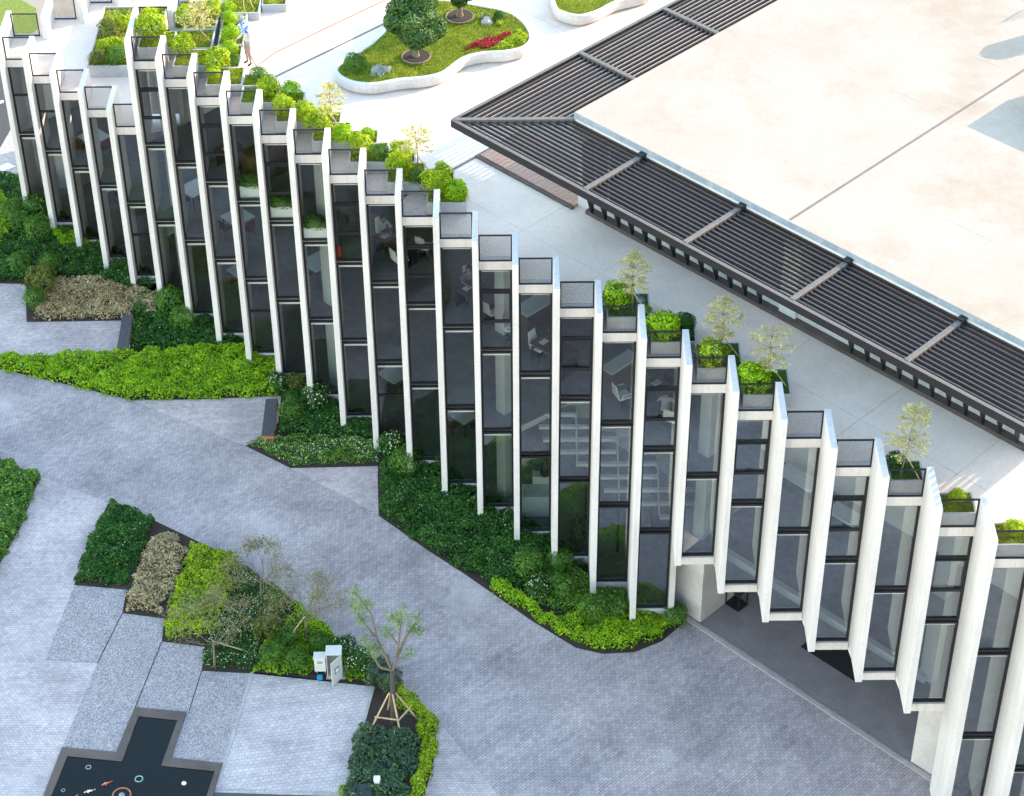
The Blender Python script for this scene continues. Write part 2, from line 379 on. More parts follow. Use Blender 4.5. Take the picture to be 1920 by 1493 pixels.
def hedge(name, poly, h, mat, label, leaf=.085, density=1100, clump=7., rough=.45, z0=.02, flowers=0., cat='plants', group=None, fmat='flower', aspect=.5, gap=0., mixin=.10, grow=.04):
    """a mass of planting: leaves over domed plants, with stems and soil showing in the gaps"""
    poly = offset(poly, grow)
    Q = sample_poly(poly, density); Cn = sample_poly(poly, clump)
    if len(Cn) < 2: Cn = Q[:2]
    ch = RNG.uniform(1-rough, 1.0, len(Cn)); rad = .62/math.sqrt(clump)*1.35
    z = np.zeros(len(Q))
    for i in range(0, len(Q), 20000):
        d = np.linalg.norm(Q[i:i+20000, None]-Cn[None], axis=2); dome = ch[None]*np.sqrt(np.clip(1-(d/(rad*1.5))**2, 0, 1)); z[i:i+20000] = dome.max(1)
    e = edge_dist(Q, poly); fall = np.clip(e/.07, .45, 1)
    if gap:
        k = z > gap; Q, z, fall = Q[k], z[k], fall[k]
    zz = z0 + h*(.15+.85*z**1.3)*fall
    depth = RNG.uniform(0, 1, len(Q))**2.4*h*.5
    wob = .06*np.column_stack([np.sin(Q[:, 1]*6.3+Q[:, 0]*2.1)+.7*np.sin(Q[:, 1]*13.7), np.sin(Q[:, 0]*5.9-Q[:, 1]*1.7)+.7*np.sin(Q[:, 0]*12.9)])
    P = np.column_stack([Q+wob, np.maximum(zz-depth, z0+.02)])
    nr = np.tile([0., -.15, 1.], (len(Q), 1))
    pick = RNG.random(len(P)) < mixin; sm = 'mid' if mat != 'mid' else 'lime'
    parts = [(leaf_mesh(name, P[~pick], nr[~pick], leaf, .6, aspect), mat)]
    if mat not in ('tan', 'redleaf') and pick.sum() > 5: parts.append((leaf_mesh(name+'_m', P[pick], nr[pick], leaf*1.15, .8, aspect), sm))
    if flowers:
        k = RNG.random(len(P)) < flowers; F = P[k].copy(); F[:, 2] = zz[k]+.015
        # flowers come in drifts
        dr = np.sin(F[:, 0]*2.1+1)*np.sin(F[:, 1]*2.7) > -.35; F = F[dr]
        if len(F) > 3: parts.append((leaf_mesh(name+'_f', F, np.tile([0., -.4, 1.], (len(F), 1)), .038, .3, .9), fmat))
    o = link(name, join_meshes(name, parts), None)
    return tag(o, label, cat, group, 'stuff')

# ---- shrub meshes (unit radius), shared
def shrub_mesh(name, mat, n=1500, leaf=.17, lump=.16, squash=.88, flowers=0, fmat='flower', seed=0):
    rng = np.random.default_rng(seed); d = rng.normal(0, 1, (n, 3)); d /= np.linalg.norm(d, axis=1)[:, None]; d[:, 2] = np.where(d[:, 2] < -.55, -d[:, 2], d[:, 2])
    ph = rng.uniform(0, 6, 6); lum = 1+lump*(np.sin(3.1*d[:, 0]+ph[0])*np.sin(3.7*d[:, 1]+ph[1])+.6*np.sin(6.3*d[:, 2]+ph[2])*np.sin(5.1*d[:, 0]+ph[3]) + .5*np.sin(9*d[:, 0]+ph[4])*np.sin(8*d[:, 1]+ph[5]))
    r = lum*(1-.38*rng.random(n)**1.6)
    P = d*r[:, None]; P[:, 2] = P[:, 2]*squash+squash*.82
    parts = [(leaf_mesh(name, P, d*1.2, leaf, .55), mat)]
    if flowers:
        k = rng.choice(n, flowers, replace=False); F = d[k]*(lum[k]*1.02)[:, None]; F[:, 2] = F[:, 2]*squash+squash*.82
        parts.append((leaf_mesh(name+'_f', F, d[k]*2, .10, .3, .9), fmat))
    return join_meshes(name, parts)
SH = {}
def shrub_kind(key, mat, nvar=2, **kw): SH[key] = [shrub_mesh('%s_shrub_leaves' % key, mat, seed=hash_(key)+i, **kw) for i in range(nvar)]
def hash_(s): return sum(ord(c)*(i+3) for i, c in enumerate(s)) % 9999
shrub_kind('dark', 'dark'); shrub_kind('mid', 'mid'); shrub_kind('olive', 'olive', lump=.24); shrub_kind('yellow', 'yellow', leaf=.19, lump=.18); shrub_kind('lime', 'lime', leaf=.19)
shrub_kind('flower', 'dark', flowers=110); shrub_kind('midflower', 'yellow', flowers=60, leaf=.18); shrub_kind('grey', 'greygreen', lump=.25); shrub_kind('silver', 'silver', n=1300, leaf=.16, lump=.3)
stem_me = MB().tube((0, 0, -.05), (0.04, 0, .95), .07, .04, 6).tube((0, 0, .3), (.4, .1, .85), .04, .02, 5).tube((0, 0, .3), (-.35, -.2, .8), .04, .02, 5).mesh('shrub_stem'); stem_me.materials.append(M['bark_dark'])
_shc = [0]
def shrub(kind, x, y, z, r, label, group, name='shrub', hs=1.0):
    _shc[0] += 1; e = empty(name, (x, y, z), _shc[0]*1.7); e.scale = (r, r, r*hs)
    link('foliage', SH[kind][_shc[0] % len(SH[kind])], None, e); link('stem', stem_me, None, e)
    tag(e, label, 'shrub', group); return e

# ------------------------------------------------------------------ the ground
B = 1.25; T = 10.8; ZR = 11.8125; Z1R = 8.265; Z1 = 7.25
plaza = sheet('plaza_pavement', [(-60, -70), (90, -70), (90, 70), (-60, 70)], -.008, 'plaza', label='pale grey cobbled plaza around the building')
sheet('road', [(-12, -2), (-5.64, -5.84), (-2.16, -8.62), (0.59, -10.29), (3.14, -11.18), (5.66, -12.19), (10.25, -14.91), (11.97, -16.16), (15.21, -18.64), (16.92, -20.42), (18.21, -21.61), (20.51, -23.9), (21.88, -25.13), (22.73, -25.4), (23.77, -25.31), (24.66, -24.87), (25.62, -23.9), (32.52, -30.76), (34.5, -33.6), (38, -40), (24, -40), (20.41, -32.9), (19.39, -31.32), (18.18, -29.37), (17.38, -28.1), (15.28, -26.18), (13.51, -23.78), (10.42, -20.8), (7.36, -18.76), (5.57, -17.85), (3.13, -16.5), (0.32, -15.22), (-4.93, -12.45), (-12, -8)], -.004, 'road', label='blue-grey cobbled driveway curving between the beds and the facade')
def edge_strip(name, pts, w, mat, z0, z1, closed=False, label=None, parent=None):
    mb = MB(); n = len(pts)
    for i in range(n if closed else n-1):
        a = Vector(pts[i]); b = Vector(pts[(i+1) % n]); d = (b-a); 
        if d.length < 1e-4: continue
        d.normalize(); q = Vector((-d.y, d.x))*w*.5; zz = .0005*(i % 3)
        mb.quadbox([tuple(a-q), tuple(b-q), tuple(b+q), tuple(a+q)], z0, z1+zz)
    o = mb.build(name, mat, parent)
    if parent is None: tag(o, label, kind='structure')
    return o
# planting beds: dark soil
BEDS = {
 'left_hedge': [(-1.44, -9.12), (0.46, -9.57), (1.82, -9.85), (2.28, -9.59), (4.82, -9.62), (6.51, -9.44), (9.73, -9.25), (11.03, -9.82), (11.33, -12.06), (8.43, -12.25), (5.77, -12.25), (3.15, -11.28), (0.6, -10.35), (-1.4, -9.35)],
 'behind': [(-2.24, 3.04), (-.2, 2.61), (-0.1, 0.3), (1.1, .2), (2.3, -1.1), (3.6, -2.4), (4.9, -3.7), (6.1, -5.0), (6.26, -7.36), (1.11, -7.44), (0.65, -4.95), (-0.8, -4.87), (-2.35, -1.12)],
 'dark1': [(5.0, -5.0), (6.1, -5.0), (7.4, -6.2), (8.7, -7.5), (9.9, -8.7), (11.2, -9.9), (9.75, -9.41), (6.52, -9.51), (5.36, -9.49)],
 'b': [(10.23, -14.91), (11.17, -14.45), (11.33, -13.54), (11.31, -11.84), (11.4, -9.9), (12.5, -11.2), (13.7, -12.4), (15.0, -13.6), (15.08, -14.79), (15.1, -16.08), (11.97, -16.16)],
 'c': [(15.08, -13.7), (16.2, -14.9), (17.5, -16.2), (18.7, -17.4), (20.0, -18.7), (21.2, -19.9), (22.5, -21.2), (23.78, -22.6), (24.88, -23.6), (25.63, -23.83), (24.66, -24.87), (23.77, -25.34), (22.73, -25.4), (21.88, -25.13), (20.51, -23.93), (18.21, -21.63), (16.92, -20.44), (15.21, -18.7), (15.08, -16.54)],
 'd': [(-0.12, -14.92), (1.53, -15.59), (3.11, -16.56), (2.89, -19.07), (2.5, -20.99), (1.65, -24.09), (-2.72, -21.44), (-2.2, -15.5)],
 'e': [(5.76, -17.86), (7.37, -18.81), (10.42, -20.83), (13.51, -23.83), (15.34, -26.18), (15.48, -26.79), (11.46, -26.17), (9.86, -26.04), (9.85, -24.97), (8.42, -24.71), (8.38, -23.66), (6.96, -23.4), (6.95, -22.29), (5.17, -22.05), (5.39, -19.77)],
 'f': [(15.34, -26.18), (16.42, -27.07), (17.38, -28.26), (17.46, -29.32), (17.32, -30.4), (17.06, -31.65), (16.93, -32.67), (14.4, -32.65), (14.67, -31.28), (14.89, -29.95), (15.4, -26.76)]}
BL = {'left_hedge': 'dark soil under the long lime hedge at left', 'behind': 'dark soil bed along the far left facade foot', 'dark1': 'dark soil behind the first bench', 'b': 'dark soil beside the second bench',
      'c': 'dark soil of the long bed along the facade', 'd': 'dark soil of the bed at the left edge', 'e': 'dark soil of the stepped bed beside the gravel', 'f': 'dark soil of the bed around the staked tree'}
for k, v in BEDS.items(): sheet('planting_bed', v, .004 if k in ('left_hedge', 'b', 'e', 'c') else .008, 'soil', label=BL[k])
edge_strip('kerb', [(25.45, -23.72), (32.6, -30.87)], .16, 'kerb', 0, .03, label='pale kerb strip in front of the recessed entrance')
sheet('entrance_floor', [SD(1.95, 49.4), SD(1.95, 63.6), SD(9.5, 63.6), SD(9.5, 49.4)], .006, 'entry', label='dark grey floor of the recessed entrance')
# road at the far left with markings, path and lawn beyond
sheet('asphalt_road', [(-30, -3.0), (-3.2, .6), (-2.4, 3.0), (-1.2, 12.0), (-1.0, 12.6), (-6, 13.2), (-30, 15)], -.003, 'asphalt', label='dark asphalt road at the far left')
for i, q in enumerate(([(-3.4, 8.5), (-2.7, 8.95), (-2.62, 8.75), (-3.3, 8.3)], [(-2.1, 2.85), (-1.2, 3.55), (-1.6, 3.85), (-2.5, 3.1)])):
    mk = sheet('road_marking', q, .001, 'mark', label='%s white painted mark on the asphalt at left' % ('farther', 'nearer')[i])
sheet('path', [(-30, 15), (-6, 13.2), (-1, 12.6), (8, 12), (30, 14), (30, 60), (-30, 60)], -.003, 'flagstone', label='sandy concrete path beyond the low wing')
sheet('lawn', [(-4.6, 14.6), (-2.9, 14.0), (-2.2, 15.2), (-2.6, 17.2), (-4.0, 18.6), (-6.2, 17)], .006, 'turf', label='small lawn seen through the back railing')
# gravel yard with steel edging, pads
sheet('gravel', [(5.17, -22.07), (6.95, -22.32), (6.96, -23.43), (8.38, -23.69), (8.42, -24.74), (9.85, -24.99), (9.86, -26.06), (11.46, -26.17), (10.92, -29.98), (9.32, -29.73), (9.58, -27.85), (7.93, -27.63), (7.6, -29.49), (5.9, -29.28), (6.47, -25.65), (4.76, -25.47)], .003, 'gravel', label='pale grey gravel beside the pond')
for i, (a, b_) in enumerate((((6.96, -23.43), (6.47, -25.65)), ((8.42, -24.74), (7.93, -27.63)), ((9.86, -26.06), (9.64, -27.86)))):
    edge_strip('gravel_edging', [a, b_], .025, 'steel', 0, .012, label='dark steel edging line in the gravel, %s from the left' % ORD[i])
sheet('paved_pad', [(11.49, -26.1), (15.4, -26.76), (14.72, -31.13), (10.84, -30.95)], .004, 'pad', label='square pale cobbled pad beside the cabinets')
edge_strip('pad_edging', [(11.49, -26.12), (10.84, -30.95)], .10, 'kerb', 0, .016, label='pale edge stones between pad and gravel')
edge_strip('pad_edging', [(15.4, -26.78), (14.72, -31.13)], .10, 'kerb', 0, .016, label='pale edge stones between pad and staked tree bed')
sheet('lower_pad', [(10.78, -31.1), (14.7, -31.3), (14.4, -34), (10.4, -34)], .006, 'benchtop', label='dark strip below the cobbled pad')
# pond
pond_out = [(5.9, -29.28), (7.6, -29.49), (7.93, -27.63), (9.58, -27.85), (9.32, -29.73), (10.92, -29.98), (10.49, -33.6), (5.31, -33.6)]
pond_in = [(6.12, -29.64), (7.83, -29.87), (8.1, -28.01), (9.34, -28.19), (9.06, -30.05), (10.72, -30.29), (10.25, -33.4), (5.55, -33.4)]
pond = empty('pond', (8, -30.5, 0)); tag(pond, 'dark cross-shaped koi pond with grey stone coping', 'pond')
for i in range(8):
    j = (i+1) % 8; a, b_, c, d_ = pond_out[i], pond_out[j], pond_in[j], pond_in[i]
    mb = MB().quadbox([(x-8, y+30.5) for x, y in (d_, c, b_, a)], .0, .055+.0006*(i % 2)); mb.build('coping_stone', 'coping', pond)
sheet('water', [(x-8, y+30.5) for x, y in pond_in], .022, 'water', pond)

# ------------------------------------------------------------------ office building
office = empty('office_building', (0, 0, 0)); tag(office, 'white concrete office building with zigzag facade of vertical fins and dark glass', 'building')
NB = 31
# fins
def fin_mesh(name, y0, y1, zs, z1, front):
    """one fin, cast in lifts with a hairline joint between them; local x centred, y from back y1 to front y0"""
    mb = MB(); t = .0975; zs = zs + [z1]
    for a, b_ in zip(zs[:-1], zs[1:]):
        top = b_ if b_ == z1 else b_-.008
        mb.box(-t, t, y0, y1, a, top)
        if b_ != z1: mb.box(-t+.006, t-.006, y0+.006, y1, top, b_)
    return mb.mesh(name)
F_hi = fin_mesh('fin', -.362, B+.10, [0, 3.9, 7.42], ZR, 0); F_lift = fin_mesh('fin', -.362, B+.10, [3.84, 7.42], ZR, 0)
F_lo = fin_mesh('fin', -.362, B+.10, [0, 3.9], Z1R, 0); F_0 = fin_mesh('fin', -.362, 2.1, [0, 3.9], Z1R, 0); F_5 = fin_mesh('fin', -.362, 2.12, [0, 3.9, 7.42], ZR, 0)
for me in (F_hi, F_lift, F_lo, F_0, F_5): bev(me, .008); me.materials.append(M['fin'])
for i in range(0, NB):
    me = F_0 if i == 0 else F_lo if i < 5 else F_5 if i == 5 else F_lift if 20 <= i <= 25 else F_hi
    link('fin', me, None, office, (B*i, -B*i, 0))
# beams, sills
def bx(name, x0, x1, y0, y1, z0, z1, mat, be=.006):
    me = MB().box(x0, x1, y0, y1, z0, z1).mesh(name)
    if be: bev(me, be)
    me.materials.append(M[mat]); return me
beam_top = bx('roof_beam', .0975, B-.0975, 0, .26, 10.47, T-.003, 'beam')
beam_low = bx('roof_beam', .0975, B-.0975, 0, .26, 6.92, Z1-.003, 'beam')
beam_lift = bx('floor_beam', .0975, B-.0975, -.01, .26, 3.56, 3.86, 'beam')
sill = bx('sill', .0975, B-.0975, .02, .26, 0, .36, 'pier')
# railing: frame + diamond mesh
def rail_frame(w, h):
    mb = MB(); t = .045
    mb.box(0, w, 0, .04, 0, t); mb.box(0, w, 0, .04, h-t, h); mb.box(0, t, .001, .039, t, h-t); mb.box(w-t, w, .001, .039, t, h-t)
    me = mb.mesh('railing'); me.materials.append(M['black']); return me
def rail_mesh(w, h, p=.056, t=.0016):
    mb = MB(); k = 1.35
    def seg(x0, z0, x1, z1):
        d = Vector((x1-x0, z1-z0)); n = Vector((-d.y, d.x)).normalized()*t
        lo = [(x0-n.x, .018, z0-n.y), (x1-n.x, .018, z1-n.y), (x1+n.x, .018, z1+n.y), (x0+n.x, .018, z0+n.y)]
        b = len(mb.v); mb.v += lo + [(x, .024, z) for x, _, z in lo]
        mb.f += [(b, b+1, b+2, b+3), (b+7, b+6, b+5, b+4)]
    x = -h/k
    while x < w:
        x0, z0, x1, z1 = x, 0, x+h/k, h
        if x0 < 0: z0 = -x0*k; x0 = 0
        if x1 > w: z1 = h-(x1-w)*k; x1 = w
        if x1 > x0:
            seg(x0, z0, x1, z1); seg(w-x0, z0, w-x1, z1)
        x += p
    me = mb.mesh('mesh_panel'); me.materials.append(M['black']); return me
RW, RH = B-.195, 1.01
rf = rail_frame(RW, RH); rm = rail_mesh(RW-.09, RH-.09)
def railing(x, y, z, rz=0):
    f = link('railing', rf, None, office, (x, y, z), rz); link('mesh_panel', rm, None, f, (.045, 0, .045)); return f
# windows: black frame (part), panes and opening sash (sub-parts)
def win_mesh(w, h, bars):
    mb = MB(); t = .07; y0, y1 = .06, .15
    mb.box(0, t, y0, y1, 0, h); mb.box(w-t, w, y0, y1, 0, h); mb.box(t, w-t, y0+.001, y1-.001, 0, t); mb.box(t, w-t, y0+.001, y1-.001, h-t, h)
    for z in bars: mb.box(t, w-t, y0+.001, y1-.001, z-.035, z+.035)
    me = mb.mesh('window'); me.materials.append(M['black']); return me
def pane_mesh(w, z0, z1):
    me = MB().box(.055, w-.055, .10, .108, z0, z1).mesh('pane'); me.materials.append(M['glass']); return me
def sash_mesh(w, z0, z1):
    mb = MB(); t = .055; y0, y1 = .035, .098; a, b_ = .055, w-.055
    mb.box(a, a+t, y0, y1, z0, z1); mb.box(b_-t, b_, y0, y1, z0, z1); mb.box(a+t, b_-t, y0, y1, z0, z0+t); mb.box(a+t, b_-t, y0, y1, z1-t, z1)
    mb.box(w*.5-.05, w*.5+.05, y0-.03, y0, z0+.06, z0+.085)
    me = mb.mesh('sash'); me.materials.append(M['black']); return me
W_ = RW
def storey(z0, z1, bars, sash=None):
    h = z1-z0; fm = win_mesh(W_, h, [b_-z0 for b_ in bars]); ed = [z0]+bars+[z1]
    ps = [pane_mesh(W_, ed[i]-z0+(.055 if i == 0 else .035), ed[i+1]-z0-(.055 if i == len(ed)-2 else .035)) for i in range(len(ed)-1)]
    sm = sash_mesh(W_, sash[0]-z0+.035, sash[1]-z0-.035) if sash else None
    return z0, fm, ps, sm
S3p = storey(7.22, 10.47, []); S3s = storey(7.22, 10.47, [8.36, 9.6], (8.36, 9.6)); S2 = storey(3.80, 7.14, []); S2b = storey(3.80, 7.14, [5.1]); S1 = storey(.36, 3.72, []); S2L = storey(3.80, 6.92, []); S2Lb = storey(3.80, 6.92, [5.6]); S2e = storey(3.86, 7.14, [])
S1t = storey(.36, 3.72, [2.3]); S3t = storey(7.22, 10.47, [8.36, 9.75], (8.36, 9.75))
def window(x, y, st):
    z0, fm, ps, sm = st; f = link('window', fm, None, office, (x, y, z0))
    for p in ps: link('pane', p, None, f)
    if sm: link('sash', sm, None, f)
for i in range(0, NB-1):
    x, y = B*i, -B*i; xo = x+.0975
    low = i < 5; ent = 20 <= i <= 25
    link('roof_beam', beam_low if low else beam_top, None, office, (x, y, 0))
    railing(xo, y, (Z1 if low else T)+.002)
    if not low: window(xo, y, S3s if i % 2 else S3p)
    window(xo, y, (S2Lb if i in (0, 1) else S2L) if low else (S2e if ent else S2))
    if ent: link('floor_beam', beam_lift, None, office, (x, y, 0))
    else:
        window(xo, y, S1t if i in (4, 8, 12) else S1); link('sill', sill, None, office, (x, y, 0))
# floor slabs (top / soffit), interior
def zig(i0, i1, off):
    P = []
    for i in range(i0, i1):
        P += [(B*i+.09, -B*i+off), (B*(i+1)-.09, -B*i+off)]
    return P
def slab(name, i0, i1, z0, z1, mat, off=.16, back=9.0, parent=office):
    P = zig(i0, i1, off); a, b_ = P[0], P[-1]
    P = P + [SD(back, b_[0]-b_[1]+1.2), SD(back, a[0]-a[1]-.2)]
    mb = MB().quadbox(P, z0, z1); me = mb.mesh(name); bm = bmesh.new(); bm.from_mesh(me); bmesh.ops.recalc_face_normals(bm, faces=bm.faces[:]); bmesh.ops.triangulate(bm, faces=bm.faces[:]); bm.to_mesh(me); bm.free()
    return link(name, me, mat, parent)
slab('ceiling', 5, NB-1, 6.93, 7.17, 'slab'); slab('floor', 5, NB-1, 7.171, 7.21, 'carpet')
slab('ceiling', 0, 16, 3.50, 3.755, 'slab'); slab('floor', 0, 16, 3.756, 3.79, 'carpet'); slab('ceiling', 20, NB-1, 3.50, 3.755, 'slab'); slab('floor', 20, NB-1, 3.756, 3.79, 'carpet')
MB().boxsd(6.3, 9.0, 39.0, 50.6, 3.50, 3.755).build('ceiling', 'slab', office); MB().boxsd(6.3, 9.0, 39.0, 50.6, 3.756, 3.79).build('floor', 'carpet', office)
slab('floor', 0, 20, .006, .03, 'carpet'); slab('floor', 26, NB-1, .006, .03, 'carpet')
slab('ceiling', 0, 5, 6.80, 6.915, 'slab', back=5.2); slab('ceiling', 5, NB-1, 10.30, 10.465, 'slab')
# inner partition parallel to the facade, columns, end walls
MB().boxsd(8.6, 8.9, -2, 76, 0, 6.9).boxsd(8.6, 8.9, 11, 76, 7.2, 10.3).build('partition', 'innerwall', office)
for i in (5, 10, 15, 20, 25):
    cx, cy_ = B*i+.86, -B*i+1.15
    MB().boxsd(-.30, .30, -.30, .30, 0 if i != 20 and i != 25 else 3.79, 10.3 if i > 5 else 10.3).build('column', 'column', office, .01, (cx, cy_, 0))
MB().boxsd(1.50, 1.80, 50.9, 62.3, 3.791, 4.08).build('upstand', 'column', office, .01)
MB().boxsd(3.85, 4.0, 51.2, 66.0, 7.211, 10.29).build('gallery_wall', 'slab', office)
# roof structure below the terrace and the low wing roof
sheet_pts_up = zig(5, NB-1, .27) + [(B*(NB-1), 1.0), (B*(NB-1), 12.0), (22.5, 12.0)]
# north-west side of the upper block steps the other way
nw = []
k = 0; xx, yy = 7.5, -4.05
while yy < 10.5:
    nw += [(xx, yy), (xx, yy+B)]; xx += B; yy += B
up_poly = zig(5, NB-1, .27) + [(B*(NB-1), 10.5)] + nw[::-1] + [(6.34, -4.05)]
def poly_prism(name, P, z0, z1, mat, parent):
    mb = MB().quadbox(P, z0, z1); me = mb.mesh(name); bm = bmesh.new(); bm.from_mesh(me); bmesh.ops.recalc_face_normals(bm, faces=bm.faces[:]); bmesh.ops.triangulate(bm, faces=bm.faces[:]); bm.to_mesh(me); bm.free()
    return link(name, me, mat, parent)
poly_prism('roof_slab', up_poly, 10.47, T-.025, 'terrace_joint', office)
lo_poly = zig(0, 5, .27) + [(6.16, -4.0), (6.16, 7.5), (5.0, 7.5)]
P = []
xx, yy = .1, 1.78
nwl = []
while yy < 7.4:
    nwl += [(xx, yy), (xx+B, yy)]; xx += B; yy += B+.08
lo_poly = zig(0, 5, .27) + [(6.16, -4.98), (6.16, nwl[-1][1])] + nwl[::-1]
poly_prism('roof_slab', lo_poly, 6.92, Z1-.004, 'terrace', office)
# NW side walls of the low wing: short white walls and railings, stepping back
for j, (x0, x1) in enumerate(zip(nwl[0::2], nwl[1::2])):
    MB().box(x1[0]-.02, x1[0]+.17, x0[1]-.25, x0[1]+1.5, 0, Z1R).build('fin', 'fin', office, .008)
    railing(x0[0]+.0, x0[1]+.04, Z1+.02)
    MB().box(x0[0]+.0, x1[0]-.02, x0[1]+.0, x0[1]+.25, Z1-.5, Z1+.012).build('roof_beam', 'beam', office)
    MB().box(x0[0]+.0, x1[0]-.02, x0[1]+.05, x0[1]+.15, 0, Z1-.5).build('wall', 'fin', office)
# NW side of the upper block
for j in range(0, 4):
    x0, y0 = 6.34+B*j, -4.05+B*j
    railing(x0+.0, y0-.06, T+.01); MB().box(x0+.0, x0+1.06, y0-.02, y0+.24, 7.25, T+.005).build('wall', 'fin', office)
    MB().box(x0+1.07, x0+1.265, y0-.3, y0+1.55, 6.9, ZR).build('fin', 'fin', office, .008)
# concrete walls of the recessed entrance
MB().boxsd(1.95, 7.0, 47.9, 50.0, 0, 3.55).build('entrance_pier', 'pier', office, .01)
MB().box(24.91, 25.09, -24.05, -22.9, 0, 3.9).build('entrance_pier', 'pier', office, .01)
MB().boxsd(1.95, 7.0, 62.04, 64.2, 0, 3.55).build('entrance_pier', 'pier', office, .01)
MB().boxsd(6.6, 6.7, 50, 62.04, 0, 3.5).build('entrance_door_wall', 'black', office)
# the wing goes on beyond the last bays
MB().box(B*(NB-1)+.1, 60, -60, 8, 0, T).build('far_wing', 'fin', office)

# terrace paving: large cast panels with recessed joints
terr = empty('terrace_pavement', (0, 0, 0)); tag(terr, 'pale concrete roof terrace paved in large diagonal panels', kind='structure')
bm = bmesh.new(); vs = [bm.verts.new((x, y, T)) for x, y in up_poly]; bm.faces.new(vs); bmesh.ops.recalc_face_normals(bm, faces=bm.faces[:])
def cut(p, n): bmesh.ops.bisect_plane(bm, geom=bm.verts[:]+bm.edges[:]+bm.faces[:], plane_co=p, plane_no=n)
for k in range(-2, 8): x, y = SD(3.2+4.8*k, 0); cut((x, y, 0), (1, 1, 0))
for k in range(-8, 9): x, y = SD(0, 37.3+4.8*k); cut((x, y, 0), (1, -1, 0))
bmesh.ops.inset_individual(bm, faces=bm.faces[:], thickness=.007, depth=0)
small = [f for f in bm.faces if f.calc_area() < 1e9]
faces = []
for f in bm.faces: faces.append(([v.co.copy() for v in f.verts], f.calc_area()))
bm.free()
for co, ar in faces:
    # the narrow inset rims stay out: they are the joints
    n = len(co); c = sum(co, Vector())/n
    per = sum((co[i]-co[(i+1) % n]).length for i in range(n))
    if ar < .009*per: continue
    me = bpy.data.meshes.new('panel'); b2 = bmesh.new(); f = b2.faces.new([b2.verts.new(v) for v in co])
    if f.normal.z < 0: f.normal_flip()
    bmesh.ops.recalc_face_normals(b2, faces=b2.faces[:])
    for f in b2.faces:
        if f.normal.z < 0: f.normal_flip()
    r = bmesh.ops.extrude_face_region(b2, geom=b2.faces[:]); 
    bmesh.ops.translate(b2, verts=[e for e in r['geom'] if isinstance(e, bmesh.types.BMVert)], vec=(0, 0, .0)); bmesh.ops.translate(b2, verts=[v for v in b2.verts if v not in set(e for e in r['geom'] if isinstance(e, bmesh.types.BMVert))], vec=(0, 0, -.02))
    bmesh.ops.triangulate(b2, faces=[f for f in b2.faces if len(f.verts) > 4]); b2.to_mesh(me); b2.free()
    link('panel', me, 'terrace', terr)
edge_strip('drain_channel', [(11.5, -7.41), (15.42, -3.47), (19, .1)], .09, 'roof_joint', T, T+.006, label='dark drain line running across the terrace to the round planter')
edge_strip('drain_channel', [SD(1.2, 31.4), SD(6.0, 31.4)], .10, 'roof_joint', T, T+.006, label='dark drain line leading to the timber deck')

# ------------------------------------------------------------------ pavilion on the terrace
pav = empty('pavilion', (*SD(6.1, 50), T)); tag(pav, 'flat-roofed pavilion on the terrace with dark slatted pergola eaves', 'building')
PL = Vector((*SD(6.1, 50), T))
def pbox(name, s0, s1, d0, d1, z0, z1, mat, parent=pav, bevel=0.):
    mb = MB().boxsd(s0-6.1, s1-6.1, d0-50, d1-50, z0-T, z1-T); return mb.build(name, mat, parent, bevel)
S0, D0, D1, ZRF = 6.1, 37.7, 62.8, 14.45
pbox('roof', S0, 44, D0, D1, 14.1, ZRF, 'roof')
pbox('fascia', S0-.03, S0+.28, D0-.03, D1+.03, 13.82, 14.24, 'fascia'); pbox('fascia', S0-.02, S0+.28, D0-.02, D1+.02, 14.24, ZRF-.015, 'fascia_blue'); pbox('fascia', S0+.3, 44, D0-.03, D0+.2, 13.82, ZRF-.02, 'fascia')
pbox('roof_joint', S0+.1, 43, 49.86, 49.98, ZRF, ZRF+.006, 'roof_joint')
pbox('wall', S0+1.1, S0+1.3, D0+1.2, D1-.3, T, 13.9, 'black'); pbox('wall', S0+1.3, 43.6, D0+1.2, D0+1.4, T, 14.0, 'black'); pbox('wall', S0+1.3, 43.6, D1-.6, D1-.4, T, 14.0, 'fin')
for a, b_ in ((37.7, 38.4), (49.6, 50.5), (61.9, 62.6)): pbox('pier', S0+.3, S0+1.2, a, b_, T, 14.0, 'island', bevel=.01)
pbox('plinth', S0+.06, S0+1.2, 38.4, D1, T, T+.14, 'coping')
pbox('ledge', S0+.45, S0+1.1, 50.5, 53.4, T+.14, T+.5, 'island', bevel=.01)
pbox('ledge', S0+.45, S0+1.1, 38.4, 49.6, T+.14, T+.42, 'island', bevel=.01); pbox('ledge', S0+.45, S0+1.1, 53.4, 61.9, T+.14, T+.42, 'island', bevel=.01)
# tapering black blades in front of the glass
mb = MB(); a = [(0, .018), (0, -.018)]
def blade():
    lo = [(.0, -.02, 0), (.0, .02, 0), (.07, .02, 0), (.07, -.02, 0)]; mi = [(-.42, -.02, 1.35), (-.42, .02, 1.35), (.07, .02, 1.35), (.07, -.02, 1.35)]; hi = [(-.5, -.02, 3.0), (-.5, .02, 3.0), (.07, .02, 3.0), (.07, -.02, 3.0)]
    return MB().hexa(lo, mi).hexa(mi, hi).mesh('blade')
blm = blade(); blm.materials.append(M['black'])
d = 38.75; n = 0
while d < 62:
    if not (49.4 < d < 53.6):
        x, y = SD(S0+.12, d); link('blade', blm, None, pav, (x-PL.x, y-PL.y, .02), R(45))
    d += .83
